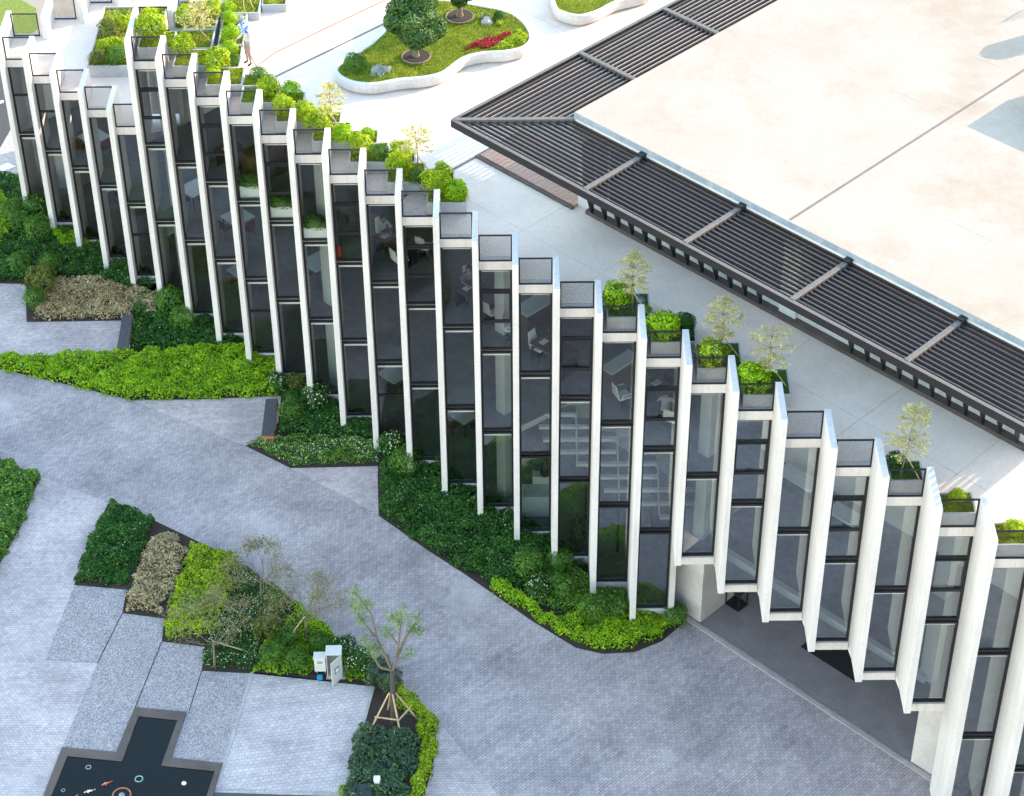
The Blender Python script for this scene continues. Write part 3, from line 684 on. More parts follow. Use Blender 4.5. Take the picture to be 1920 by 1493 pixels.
# pergola: edge beams (the part), cross beams and slats (its pieces)
PO_S, PO_D, PO_D2, ZP = 2.25, 33.85, 66.65, 14.2
mbp = MB()
def ps(s, d): x, y = SD(s-6.1, d-50); return (x, y)
def strip(mb, A, C, w, z0, z1):
    """straight bar from A to C in s,d coordinates"""
    a = Vector(ps(*A)); c = Vector(ps(*C)); dd = (c-a).normalized(); q = Vector((-dd.y, dd.x))*w*.5
    mb.quadbox([tuple(a-q), tuple(c-q), tuple(c+q), tuple(a+q)], z0-T, z1-T); return mb
strip(mbp, (PO_S, PO_D-.06), (PO_S, PO_D2+.06), .09, 13.93, ZP); strip(mbp, (PO_S+.001, PO_D), (44, PO_D), .09, 13.93, ZP-.002); strip(mbp, (PO_S+.001, PO_D2), (30, PO_D2), .09, 13.93, ZP-.002)
perg = mbp.build('pergola', 'black', pav)
strip(MB(), (PO_S-.0, PO_D), (PO_S, PO_D2), .12, ZP+.001, ZP+.016).build('top_plate', 'pergola_beam', perg); strip(MB(), (PO_S+.1, PO_D), (44, PO_D), .12, ZP+.001, ZP+.0155).build('top_plate', 'pergola_beam', perg)
for dd in (41.9, 47.55, 53.2, 58.85):
    strip(MB(), (PO_S+.08, dd), (S0+.0, dd), .16, 14.0, ZP+.03).build('cross_beam', 'pergola_beam', perg, .006); strip(MB(), (S0-.32, dd), (S0-.01, dd), .22, 13.9, ZP+.10).build('bracket', 'black', perg, .006)
for ss in (10.5, 16.35, 22.2, 28):
    strip(MB(), (ss, PO_D+.08), (ss, D0-.02), .16, 14.0, ZP+.03).build('cross_beam', 'pergola_beam', perg, .006); strip(MB(), (ss, PO_D2-.08), (ss, D1+.02), .16, 14.0, ZP+.03).build('cross_beam', 'pergola_beam', perg, .006)
strip(MB(), (PO_S+.05, PO_D+.05), (S0, D0), .16, 14.0, ZP+.032).build('cross_beam', 'pergola_beam', perg, .006); strip(MB(), (PO_S+.05, PO_D2-.05), (S0, D1), .16, 14.0, ZP+.032).build('cross_beam', 'pergola_beam', perg, .006)
def slat(A, C): strip(MB(), A, C, .06, 14.065, 14.165).build('slat', 'pergola', perg)
NS = 14
for k in range(NS):
    s_ = PO_S+.27+k*(S0-PO_S-.36)/(NS-1); t = (s_-PO_S)/(S0-PO_S); da = PO_D+t*(D0-PO_D); db = PO_D2-t*(PO_D2-D1)
    for a, b_ in zip((da+.12, 41.9, 47.55, 53.2, 58.85), (41.9, 47.55, 53.2, 58.85, db-.12)): slat((s_, a+.02), (s_, b_-.02))
    dl = PO_D+.27+k*(D0-PO_D-.36)/(NS-1); sa = PO_S+(dl-PO_D)/(D0-PO_D)*(S0-PO_S)
    for a, b_ in zip((sa+.12, 10.5, 16.35, 22.2), (10.5, 16.35, 22.2, 28)): slat((a+.02, dl), (b_-.02, dl))
    dr = PO_D2-.27-k*(PO_D2-D1-.36)/(NS-1); sa = PO_S+(PO_D2-dr)/(PO_D2-D1)*(S0-PO_S)
    for a, b_ in zip((sa+.12, 10.5, 16.35), (10.5, 16.35, 22.2)): slat((a+.02, dr), (b_-.02, dr))
# timber deck beneath the pergola corner
deck = empty('timber_deck', (*SD(6.2, 34.5), T)); tag(deck, 'reddish timber deck under the pergola corner', 'deck')
for k in range(22):
    d_ = 31.55+k*.28; x0, y0 = SD(6.15-6.2, d_-34.5); MB().boxsd(6.15-6.2, 9.0-6.2, d_-34.5, d_+.265-34.5, .02, .10).build('plank', 'deck', deck)
MB().boxsd(5.95-6.2, 6.14-6.2, 31.4-34.5, 37.75-34.5, 0, .07).build('kerb', 'coping', deck); MB().boxsd(6.14-6.2, 9.0-6.2, 31.4-34.5, 31.54-34.5, 0, .07).build('kerb', 'coping', deck)
# rooftop units that throw the shadows on the roof
def unit(name, s, d, w, l, h, label, cat):
    e = empty(name, (*SD(s, d), ZRF), 0); MB().boxsd(0, w, 0, l, .08, h).build('casing', 'white', e, .02); MB().boxsd(.1, w-.1, .1, l-.1, 0, .08).build('plinth', 'coping', e)
    MB().boxsd(-.012, 0, .2, l-.2, h*.3, h*.8).build('vent', 'black', e); tag(e, label, cat); return e
unit('rooftop_unit', 20.4, 51.96, 3.0, 3.0, .86, 'white rooftop plant unit at the right edge of the pavilion roof', 'air unit')

e = empty('water_tank', (*SD(27.6, 49.5), ZRF)); MB().lathe((0, 0, 0), [(0, 1.25), (.3, 1.22), (.5, 1.1), (.52, .1), (.5, .08), (0, .08)], 18).build('tank', 'white', e, 0, None, True); MB().box(-.45, .45, -.45, .45, 0, .08).build('plinth', 'coping', e); tag(e, 'round rooftop water tank whose shadow falls at the right edge of the roof', 'tank')
e = empty('rooftop_rack', (*SD(31.4, 48.5), ZRF))
for k in range(4): MB().boxsd(k*.5, k*.5+.05, 0, .05, 0, 1.5).build('post', 'black', e); MB().boxsd(k*.5, k*.5+.05, 1.4, 1.45, 0, 1.5).build('post', 'black', e)
for z_ in (.6, 1.05, 1.45): MB().boxsd(.051, 1.5, .0, .04, z_, z_+.04).build('rail', 'black', e); MB().boxsd(.051, 1.5, 1.41, 1.45, z_, z_+.04).build('rail', 'black', e)
MB().boxsd(.1, 1.4, .1, 1.3, .08, .7).build('fan_box', 'white', e); tag(e, 'open rooftop equipment rack whose shadow falls at the top right', 'rack')
for k, (s_, d_, L, ax) in enumerate(((15, 41.2, 2.2, 0), (19.5, 44.0, 2.6, 0), (12.5, 46.3, 1.8, 0), (10.8, 54.5, 2.4, 1), (17.5, 46.8, 1.4, 1), (22.5, 47.6, 1.5, 1), (13.6, 57.0, 1.6, 1), (9.2, 44.6, 1.6, 0))):
    pbox('seam', s_, s_+(L if ax == 0 else .035), d_, d_+(L if ax else .035), ZRF, ZRF+.005, 'seam')

# ------------------------------------------------------------------ terrace planters
def blades(name, x0, x1, y0, y1, z, n, h=.09, bumpy=.04, poly=None):
    if poly is not None: Q = sample_poly(poly, n)
    else: Q = np.column_stack([RNG.uniform(x0, x1, n), RNG.uniform(y0, y1, n)])
    zz = z+bumpy*(np.sin(Q[:, 0]*3.1)*np.sin(Q[:, 1]*2.7)+.6*np.sin(Q[:, 0]*7+1)*np.sin(Q[:, 1]*6))
    P = np.column_stack([Q, zz+h*.3]); nr = RNG.normal(0, 1, (len(Q), 3)); nr[:, 2] = .55
    return leaf_mesh(name, P, nr, h, .35, .32)
gr_me = blades('grass', -.60, .60, -.56, .56, .0, 2600); gr_me.materials.append(M['grass'])
gr_me2 = blades('grass', -.60, .60, -.56, .56, .0, 2600); gr_me2.materials.append(M['mid'])
def planter(x0, x1, y0, y1, label, group, z=T, h=.47, g=0, name='planter_box'):
    w, l = x1-x0, y1-y0; e = empty(name, ((x0+x1)/2, (y0+y1)/2, z)); a, b_ = w/2, l/2; t = .05
    mb = MB().box(-a, a, -b_, -b_+t, 0, h).box(-a, a, b_-t, b_, 0, h).box(-a, -a+t, -b_+t, b_-t, 0, h-.001).box(a-t, a, -b_+t, b_-t, 0, h-.001); mb.build('wall', 'box', e)
    MB().box(-a+t, a-t, -b_+t, b_-t, h-.14, h-.09).build('soil', 'turf', e)
    link('grass', gr_me if g == 0 else gr_me2, None, e, (0, 0, h-.07), sc=((w-.1)/1.2, (l-.1)/1.12, 1))
    tag(e, label, 'planter', group); return e
G1 = 'concrete planter boxes on the terrace'
front = [(6.50, -6.12), (7.92, -7.41), (9.22, -8.71), (10.53, -9.93), (11.84, -11.16), (13.18, -12.40), (14.49, -13.71), (15.79, -14.94), (17.15, -16.14)]
for i, (x, y) in enumerate(front): planter(x, x+1.28, y, y+1.2, 'grey grass-topped planter box, %s from the left in the row behind the railings' % ORD[i], G1)
second = [(11.50, -7.91), (12.75, -9.15), (14.09, -10.45), (15.41, -11.66), (16.71, -12.96), (18.03, -14.18)]
for i, (x, y) in enumerate(second): planter(x-1.02, x, y-.84, y, 'smaller grass planter box facing the open terrace, %s from the left' % ORD[i], G1, h=.44)
right = [(22.74, -22.34, 1.33, 1.22), (24.01, -23.58, 1.36, 1.21), (25.29, -24.81, 1.34, 1.2), (26.53, -26.08, 1.39, 1.19)]
for i, (x, y, w, l) in enumerate(right): planter(x, x+w, y, y+l, 'shaded grey planter box, %s of the four beside the middle railings' % ORD[i], G1, g=1)
for i, (x, y, w, l) in enumerate([(30.24, -29.86, .95, .85), (31.44, -31.20, .95, .87), (32.7, -32.45, 1.0, .9)]): planter(x, x+w, y, y+l, 'small mesh-fronted planter box, %s of the three at the right end' % ORD[i], G1, g=(1 if i == 0 else 0))
for i, (x0, x1, y0, y1, lb) in enumerate([(7.55, 9.13, -5.9, -4.55, 'planter box with the bare staked tree left of the gutter'), (7.6, 9.13, -4.5, -2.4, 'far planter box left of the black gutter'), (9.33, 10.25, -7.25, -5.72, 'narrow planter box right beside the gardener'),
      (9.33, 10.25, -5.66, -4.42, 'narrow planter box just behind the gardener'), (9.33, 10.2, -4.36, -3.4, 'narrow planter box with silver flowers behind the gardener'), (9.33, 10.62, -3.34, -1.4, 'far planter box with three tree stakes'), (10.66, 11.58, -2.75, -1.0, 'far right planter box at the top edge')]):
    planter(x0, x1, y0, y1, lb, G1, h=.32)
edge_strip('gutter', [(9.07, -2.31), (9.24, -5.92), (9.3, -8.0)], .09, 'steel', T, T+.10, label='black gutter slot between the terrace planters')
# the low wing planter
pl = planter(3.55, 6.1, -1.35, 3.3, 'long grey planter box packed with yellow-green shrubs on the low roof', G1, z=Z1, h=.5)
G2 = 'clipped shrubs in the terrace planters'
TB = [(8.15, -6.24, 0.35), (9.51, -7.42, 0.39), (9.46, -8.12, 0.23), (11.48, -9.23, 0.34), (8.03, -4.07, 0.32), (8.98, -3.62, 0.3), (6.91, -5.06, 0.48), (12.05, -10.37, 0.32), (12.87, -10.88, 0.33), (13.36, -11.58, 0.37), (14.86, -12.88, 0.33), (16.22, -13.32, 0.32), (16.2, -14.21, 0.36), (17.62, -14.44, 0.25), (17.45, -15.39, 0.4), (23.06, -21.59, 0.39), (24.37, -23.18, 0.42), (25.7, -24.46, 0.39), (26.85, -25.61, 0.41), (31.94, -30.58, 0.19), (33.22, -31.9, 0.22)]
TBL = ['on the grass left of the bare staked tree', 'in front of the gardener', 'low behind the third upper railing', 'at the fifth upper railing', 'at the far back left of the gutter', 'at the far back touching the gutter', 'large, behind the first upper railing', 'left one of the pair behind the sixth railing', 'right one of the pair behind the sixth railing', 'beside the left pale tree',
       'behind the eighth upper railing', 'upper one left of the right pale tree', 'lower one left of the right pale tree', 'upper one in the last sunny planter', 'biggest one in the last sunny planter', 'in the first shaded planter', 'in the second shaded planter', 'flecked with white flowers in the third shaded planter', 'in the fourth shaded planter', 'low, in the small planter at right', 'low, at the right picture edge']
for (x, y, r), lb in zip(TB, TBL):
    sh = 'lime' if x > 22 and x < 30 else 'yellow'
    if 'white flowers' in lb: sh = 'midflower'
    shrub(sh, x, y, T+.37, r*1.24, 'bright lime ball shrub ' + lb, G2)
TM = [(9.77, -5.31, 0.28), (9.84, -6.28, 0.23), (10.01, -7.1, 0.21), (11.04, -8.2, 0.25), (12.26, -9.31, 0.28), (9.5, -3.39, 0.22), (9.62, -4.17, 0.24), (13.54, -10.76, 0.22), (14.22, -12.26, 0.31), (15.05, -12.06, 0.2), (15.51, -13.37, 0.29), (16.82, -14.77, 0.26), (18.1, -15.74, 0.33), (25.07, -22.75, 0.26), (25.1, -23.29, 0.16), (30.46, -29.23, 0.26), (23.95, -21.99, 0.13)]
TML = ['behind the gardener\'s hat', 'at the gardener\'s elbow', 'at the gardener\'s knee', 'in the first small terrace planter', 'tall, in the second small terrace planter', 'at the top edge right of the gutter', 'second from the top right of the gutter', 'half hidden by the left pale tree', 'round and soft, right of the left pale tree', 'in the fourth small terrace planter',
       'behind the ninth upper railing', 'at the foot of the right pale tree', 'biggest, at the right end of the sunny planters', 'tallest in the second shaded planter', 'smallest in the second shaded planter', 'under the leaning pale tree', 'trailing at the right of the first shaded planter']
for (x, y, r), lb in zip(TM, TML): shrub('dark' if x > 24.5 else 'lime' if len(lb) % 2 else 'mid', x, y, T+.37, r*1.22, 'mid green ball shrub ' + lb, G2)
shrub('silver', 10.0, -4.0, T+.25, .2, 'silvery white flowering shrub behind the gardener', G2); shrub('silver', 23.77, -21.55, T+.37, .16, 'silvery blue ball plant in the first shaded planter', G2)
for i, (x, y, r) in enumerate([(4.05, 1.22, 0.42), (4.13, -0.13, 0.36), (4.53, -0.06, 0.36), (3.93, -1.0, 0.36), (4.74, -0.95, 0.43), (4.21, 0.51, 0.42), (4.51, 1.61, 0.38), (5.4, .4, .4), (5.3, -.7, .35)]):
    shrub(('olive', 'yellow', 'yellow', 'olive', 'mid', 'olive', 'yellow', 'yellow', 'mid')[i], x, y, Z1+.4, r, '%s shrub in the long low-roof planter, %s one counted from the back' % (('olive', 'yellow', 'yellow', 'olive', 'green', 'olive', 'yellow', 'yellow', 'green')[i], ORD[[1, 4, 5, 7, 8, 2, 0, 3, 6][i]]), 'shrubs in the low roof planter')

# curved white island planters
def smooth(P, n=6):
    out = []; m = len(P)
    for i in range(m):
        p0, p1, p2, p3 = (np.array(P[(i+k-1) % m]) for k in range(4))
        for j in range(n):
            t = j/n; out.append(tuple(.5*((2*p1)+(-p0+p2)*t+(2*p0-5*p1+4*p2-p3)*t*t+(-p0+3*p1-3*p2+p3)*t**3)))
    return out
def offset(P, d):
    m = len(P); out = []
    A = sum(P[i][0]*P[(i+1) % m][1]-P[(i+1) % m][0]*P[i][1] for i in range(m)); sg = 1 if A > 0 else -1
    for i in range(m):
        a = Vector(P[i-1]); c = Vector(P[(i+1) % m]); t = (c-a).normalized(); nrm = Vector((t.y, -t.x))*sg; out.append((P[i][0]+nrm.x*d, P[i][1]+nrm.y*d))
    return out
def island(name, P, label, h=.5):
    P = smooth(P); c = np.mean(P, 0); P = [(x-c[0], y-c[1]) for x, y in P]; e = empty(name, (c[0], c[1], T)); m = len(P)
    prof = [(-.16, .0), (-.16, .05), (-.05, .09), (.0, .30), (.0, h-.03), (-.03, h), (-.13, h), (-.16, h-.03), (-.16, h-.2)]
    V = []; F = []
    for d, z in prof: V += [(x, y, z) for x, y in offset(P, d)]
    for k in range(len(prof)-1):
        for i in range(m): j = (i+1) % m; F.append((k*m+i, k*m+j, (k+1)*m+j, (k+1)*m+i))
    me = bpy.data.meshes.new('wall'); me.from_pydata(V, [], F); me.update(); bm = bmesh.new(); bm.from_mesh(me); bmesh.ops.recalc_face_normals(bm, faces=bm.faces[:]); bm.to_mesh(me); bm.free()
    link('wall', me, 'island', e)
    ins = offset(P, -.15); sheet('turf', ins, h-.07, 'turf', e)
    g = blades('grass', 0, 0, 0, 0, h-.04, 1900, .06, .03, ins); g.materials.append(M['grass']); link('grass', g, None, e)
    tag(e, label, 'planter'); return e, c
isl, ic = island('island_planter', [(13.68, -7.92), (13.80, -7.25), (14.33, -6.6), (15.3, -4.9), (15.5, -3.2), (17.2, -2.7), (18.77, -3.1), (19.95, -3.71), (20.53, -4.62), (20.71, -5.59), (20.42, -6.27), (19.75, -6.60), (18.90, -6.70), (18.24, -7.06), (17.59, -7.97), (16.94, -8.33), (16.01, -8.49), (15.09, -8.77), (14.24, -8.57)], 'white wavy-edged island planter of grass with two clipped trees')
island('island_planter', [(21.43, -3.18), (21.71, -3.74), (22.39, -4.06), (23.08, -3.76), (23.89, -3.0), (25.2, -2.2), (25.0, -.6), (22.5, -.5), (21.4, -1.6)], 'white curved island planter cut off by the top edge')
ZI = T+.44
shrub('mid', 14.4, -7.62, ZI-.06, .40, 'dense round green shrub at the left end of the island planter', 'shrubs on the island planter'); shrub('silver', 15.25, -8.0, ZI-.1, .27, 'silver-leaved low plant at the front of the island planter', 'shrubs on the island planter')
shrub('silver', 15.5, -7.85, ZI-.1, .2, 'smaller silver-leaved plant beside the tree pit', 'shrubs on the island planter'); shrub('dark', 19.47, -4.23, ZI-.06, .24, 'fine dark round tuft at the back of the island planter', 'shrubs on the island planter')
hedge('flower_bed', [(18.3, -6.4), (18.6, -5.95), (19.15, -5.65), (19.75, -5.2), (19.95, -5.5), (19.45, -6.0), (18.95, -6.35)], .18, 'redleaf', 'crimson leafy flower strip along the island edge', .08, 1800, 14, z0=ZI+.02, cat='flowers')
hedge('flower_bed', [(19.0, -6.35), (19.5, -6.0), (19.95, -5.5), (20.3, -4.9), (20.48, -5.4), (20.3, -6.0), (19.7, -6.4)], .14, 'yellow', 'yellow groundcover strip at the right end of the island', .07, 1800, 14, z0=ZI+.02, cat='flowers')
rk = MB().lathe((0, 0, 0), [(.02, .20), (.12, .19), (.2, .13), (.24, .04), (.22, -.04)], 9); rko = rk.build('boulder', 'rock', None, 0, (19.05, -4.42, ZI), True)
for v in rko.data.vertices: v.co += Vector((random.uniform(-.04, .04), random.uniform(-.03, .03), random.uniform(-.03, .03)))
tag(rko, 'small pale boulder at the back of the island planter', 'rock')
def spiky(name, x, y, z, r, mat, label, n=26):
    V = []
    for i in range(n):
        a = i*2.4; el = .3+.9*(i/n); dx = Vector((math.cos(a)*math.cos(el), math.sin(a)*math.cos(el), math.sin(el))); sd = Vector((-math.sin(a), math.cos(a), 0))*r*.07
        V.append([tuple(-sd*.6), tuple(dx*r*.5-sd), tuple(dx*r), tuple(dx*r*.5+sd)])
    me = quads_mesh('rosette', np.array(V)); e = empty(name, (x, y, z)); link('rosette', me, mat, e); MB().tube((0, 0, -.05), (0, 0, .06), .03, .02, 6).build('stem', 'bark', e); return tag(e, label, 'plant')
spiky('agave_plant', 18.93, -4.2, ZI, .34, 'greygreen', 'blue-green spiky rosette beside the boulder'); spiky('yellow_plant', 19.56, -4.6, ZI, .28, 'yellow', 'yellow spiky rosette in the island lawn')

# ------------------------------------------------------------------ trees
def limb(mb, a, d, L, r, rng, depth, tips, bend=.25, n=3, spread=.7):
    p = Vector(a); d = Vector(d).normalized(); seg = L/n
    for i in range(n):
        q = p+d*seg; r2 = r*(1-.25*(i+1)/n); mb.tube(p, q, r*(1-.25*i/n), r2, 5 if r < .03 else 7, cap=False); p = q
        d = (d+Vector((rng.normal(0, bend), rng.normal(0, bend), rng.normal(.02, bend*.5)))).normalized()
    if depth == 0: tips.append((p, d)); return
    for k in range(rng.integers(2, 4)):
        nd = (d+Vector((rng.normal(0, spread), rng.normal(0, spread), rng.normal(.1, spread*.5)))).normalized(); limb(mb, p, nd, L*rng.uniform(.55, .8), r*.6, rng, depth-1, tips, bend, n, spread)
def pale_tree(x, y, z, h, rad, label, lean=(0, 0), tiers=None, stake=True, mat='pale', seed=1):
    rng = np.random.default_rng(seed); e = empty('young_tree', (x, y, z)); mb = MB(); top = Vector((lean[0]*h, lean[1]*h, h))
    pts = [Vector((0, 0, 0)), top*.35+Vector((.02, 0, 0)), top*.7+Vector((-.02, .02, 0)), top]
    for i in range(3): mb.tube(pts[i], pts[i+1], .026*(1-.28*i), .026*(1-.28*(i+1)), 6)
    P = []
    for k, (tz, tr) in enumerate(tiers or [(.45, .9), (.60, 1.), (.75, .8), (.9, .5)]):
        c = top*tz; nb = 8
        for b_ in range(nb):
            a = 2*math.pi*(b_+.37*k)/nb+rng.uniform(-.25, .25); L = rad*tr*rng.uniform(.75, 1.1); en = c+Vector((math.cos(a)*L, math.sin(a)*L, .12*L+rng.uniform(-.03, .05))); mb.tube(c, en, .008, .003, 4, cap=False)
            for s_ in range(3):
                t0 = rng.uniform(.35, .95); q = c.lerp(en, t0); a2 = a+rng.choice([-1, 1])*rng.uniform(.4, .9); e2 = q+Vector((math.cos(a2), math.sin(a2), .1))*L*.42; mb.tube(q, e2, .004, .002, 3, cap=False)
                for j in range(19):
                    t = rng.uniform(.1, 1.15); w = q.lerp(e2, t); P.append((w.x+rng.normal(0, .025), w.y+rng.normal(0, .025), w.z+rng.normal(.01, .02)))
            for j in range(26):
                t = rng.uniform(.2, 1.08); w = c.lerp(en, t); P.append((w.x+rng.normal(0, .03), w.y+rng.normal(0, .03), w.z+rng.normal(.01, .02)))
    mb.build('trunk', 'bark', e); P = np.array(P); me = leaf_mesh('crown', P, np.tile([0, 0, 1.], (len(P), 1)), .052, .55, .6); link('crown', me, mat, e)
    if stake: MB().tube((.55, -.25, -.02), top*.34, .018, .015, 6).build('stake', 'stake', e)
    tag(e, label, 'tree', 'young pale trees in the terrace planters'); return e
ZPn = T+.38
pale_tree(23.52, -21.93, ZPn, 2.2, .52, 'slim pale-leaved tree in the first shaded planter', seed=2)
pale_tree(26.05, -24.0, ZPn, 2.0, .56, 'slim pale-leaved tree in the third shaded planter with drooping tiers', seed=3, tiers=[(.35, .6), (.55, 1.), (.72, .9), (.9, .6)])
pale_tree(27.31, -25.40, ZPn, 2.05, .66, 'broad pale-leaved tree in the fourth shaded planter', seed=4, tiers=[(.38, .7), (.62, 1.), (.82, .75)])
pale_tree(30.55, -29.55, ZPn, 2.3, .56, 'leaning pale-leaved tree propped in the small planter at right', lean=(.10, .02), seed=5, tiers=[(.42, .95), (.55, .9), (.85, .7), (.97, .6)])
pale_tree(13.84, -11.73, ZPn, 2.0, .46, 'left pale straw-coloured tree in the sunny terrace planters', seed=6)
pale_tree(16.80, -14.16, ZPn, 1.85, .6, 'right pale straw-coloured tree with a wide flat crown in the sunny planters', seed=7, tiers=[(.5, .9), (.66, 1.), (.82, .7)])
pale_tree(8.65, -5.3, T+.24, 1.6, .6, 'bare straw-coloured staked tree left of the gutter', seed=8)
pale_tree(4.9, 2.3, Z1+.4, 2.5, .75, 'grey-green feathery tree in the low roof planter', seed=9, mat='twig', stake=False, tiers=[(.5, .8), (.65, 1.), (.78, 1.), (.9, .8)])
for k in range(3):
    pass
e = empty('staked_tree', (9.95, -2.6, T+.25)); mb = MB().tube((0, 0, 0), (0, 0, 2.0), .03, .02, 6); mb.build('trunk', 'bark', e)
for a in (3.6, 4.9, 5.6): MB().tube((math.cos(a)*.55, math.sin(a)*.5, 0), (0, 0, 1.0), .02, .018, 6).build('stake', 'stake', e)
_P = RNG.normal(0, 1, (500, 3))*np.array([.35, .35, .25])+np.array([0, .2, 2.2]); link('crown', leaf_mesh('crown', _P, np.tile([0, 0, 1.], (500, 1)), .06), 'pale', e); tag(e, 'staked tree on three timber props at the top edge', 'tree')
def ficus(x, y, z, h, rad, label, seed):
    rng = np.random.default_rng(seed); e = empty('clipped_tree', (x, y, z)); mb = MB(); tips = []
    mb.lathe((0, 0, 0), [(.22, -.05), (.15, .05), (.11, .2), (.10, .5)], 9)
    for k in range(5):
        a = k*1.26; limb(mb, (0, 0, .45), (math.cos(a)*.6, math.sin(a)*.6, .8), .5, .06, rng, 2, tips, .2, 2, .5)
    mb.build('trunk', 'bark', e); P = []; N_ = []
    lob = [(Vector((0, 0, .62*h)), rad*.8)]
    for k in range(17):
        a = rng.uniform(0, 6.28); el = rng.uniform(-.5, 1.2); c = Vector((math.cos(a)*math.cos(el)*rad*.72, math.sin(a)*math.cos(el)*rad*.72, .60*h+math.sin(el)*h*.34)); lob.append((c, rad*rng.uniform(.26, .42)))
    for c, r in lob:
        n = int(3200*r*r/ .36); d = rng.normal(0, 1, (n, 3)); d /= np.linalg.norm(d, axis=1)[:, None]; rr = r*(1-.5*rng.random(n)**2); P.append(d*rr[:, None]+np.array(c)); N_.append(d)
    P = np.concatenate(P); N_ = np.concatenate(N_); link('crown', leaf_mesh('crown', P, N_*1.3, .11, .5, .5), 'ficus', e)
    MB().lathe((0, 0, 0), [(.0, .07), (.42, .07), (.5, .02)], 20).build('tree_pit', 'soil', e); MB().ring((0, 0, .04), .5, .035, 24, 6).build('pit_edge', 'bark', e)
    tag(e, label, 'tree'); return e
ficus(16.53, -6.94, ZI+.05, 2.5, 1.06, 'big clipped dark green tree in the island planter', 21); ficus(18.04, -4.09, ZI+.05, 2.2, .8, 'second dark green tree of the island, cut by the top edge', 22)
def twiggy(x, y, h, rad, label, seed, stakeend):
    rng = np.random.default_rng(seed); e = empty('thin_tree', (x, y, 0)); mb = MB(); tips = []
    mb.tube((0, 0, -.05), (.05, 0, h*.38), .042, .03, 7)
    for k in range(6):
        a = k*1.05+rng.uniform(-.2, .2); limb(mb, (.05, 0, h*.36), (math.cos(a)*.8, math.sin(a)*.8, .75), h*.24, .015, rng, 3, tips, .15, 2, .45)
    mb.build('trunk', 'bark', e); P = []
    for p, d in tips:
        for j in range(34): P.append((p.x+rng.normal(0, .15), p.y+rng.normal(0, .15), p.z+rng.normal(.02, .11)))
    P = np.array(P); k = 1.0; link('crown', leaf_mesh('crown', P, np.tile([0, 0, 1.], (len(P), 1)), .06, .8, .5), 'twig', e)
    MB().tube((stakeend[0], stakeend[1], 0), (.04, 0, h*.42), .025, .02, 6).build('stake', 'stake', e); tag(e, label, 'tree', 'thin brown-leaved trees in the stepped bed'); return e
twiggy(10.27, -25.9, 2.9, .8, 'thin twiggy tree nearest the gravel', 31, (1.0, .7)); twiggy(13.12, -24.78, 2.8, 1.0, 'thin twiggy tree with a pale prop behind the cabinets', 32, (-.9, -.5)); twiggy(11.5, -22.87, 2.4, .8, 'thin twiggy tree at the back of the stepped bed', 33, (.5, .6))
# the large staked tree
e = empty('staked_tree', (16.1, -28.38, 0)); mb = MB(); mb.tube((0, 0, -.1), (.03, 0, 1.2), .095, .085, 10, cap=False); mb.tube((.03, 0, 1.2), (.08, 0, 2.45), .085, .08, 10); mb.build('trunk', 'bark_dark', e)
mb = MB(); tufts = []
def path(pts, r):
    for i in range(len(pts)-1): mb.tube(pts[i], pts[i+1], r*(1-.75*i/len(pts)), r*(1-.75*(i+1)/len(pts)), 7, cap=False)
br = [([(.06, 0, 2.35), (-.12, .1, 2.9), (-.35, .15, 3.6), (-.48, .2, 4.6), (-.93, .25, 5.5)], .05, [(-.93, .25, 5.55), (-.55, .2, 5.0), (-.85, .2, 5.2)]),
      ([(.06, 0, 2.35), (.2, -.1, 3.0), (.32, -.12, 3.8), (.45, -.1, 4.9)], .05, [(.45, -.1, 5.0), (.32, 0, 4.5), (.15, 0, 4.7)]),
      ([(.2, -.1, 3.0), (.5, .1, 3.7), (.85, .15, 4.3)], .055, [(.85, .15, 4.45), (.7, .1, 4.1), (.95, 0, 4.1)]),
      ([(.06, 0, 2.4), (-.3, -.15, 2.7), (-.5, -.2, 3.3)], .05, [(-.5, -.2, 3.5), (-.7, -.15, 3.9), (-.35, -.1, 3.4)]),
      ([(-.35, .15, 3.6), (-.7, .2, 4.2), (-.95, .2, 4.75)], .035, [(-.95, .2, 4.85), (-.8, .2, 4.4)]), ([(.2, -.1, 3.0), (.5, -.2, 3.2), (.6, -.2, 3.35)], .03, [(.62, -.2, 3.4)]), ([(.3, -.1, 3.6), (.1, -.1, 4.0), (0, -.1, 4.1)], .03, [(0, -.1, 4.15)])]
P = []; N_ = []
for pts, r, tf in br:
    path(pts, r)
    for t in tf:
        n = 120; d = RNG.normal(0, 1, (n, 3)); d /= np.linalg.norm(d, axis=1)[:, None]; rr = .28*RNG.random(n)**.5; P.append(d*rr[:, None]*np.array([1, 1, .8])+np.array(t)+np.array([0, 0, .02])); N_.append(d+np.array([0, 0, .6]))
mb.build('branches', 'bark', e); link('crown', leaf_mesh('crown', np.concatenate(P), np.concatenate(N_), .10, .5, .34), 'treeleaf', e)
for px, py in ((-.75, -.35), (.25, -.5), (.75, .2), (-.2, .6)): MB().tube((px, py, 0), (px*.1, py*.1, 1.45), .033, .028, 7).build('prop', 'stake', e)
MB().tube((-.55, -.26, .62), (.2, -.4, .62), .025, .025, 6).tube((.2, -.4, .62), (.55, .15, .62), .025, .025, 6).build('cross_bar', 'stake', e)
tag(e, 'tall lopped tree with leaf tufts, braced by timber props in the front bed', 'tree')

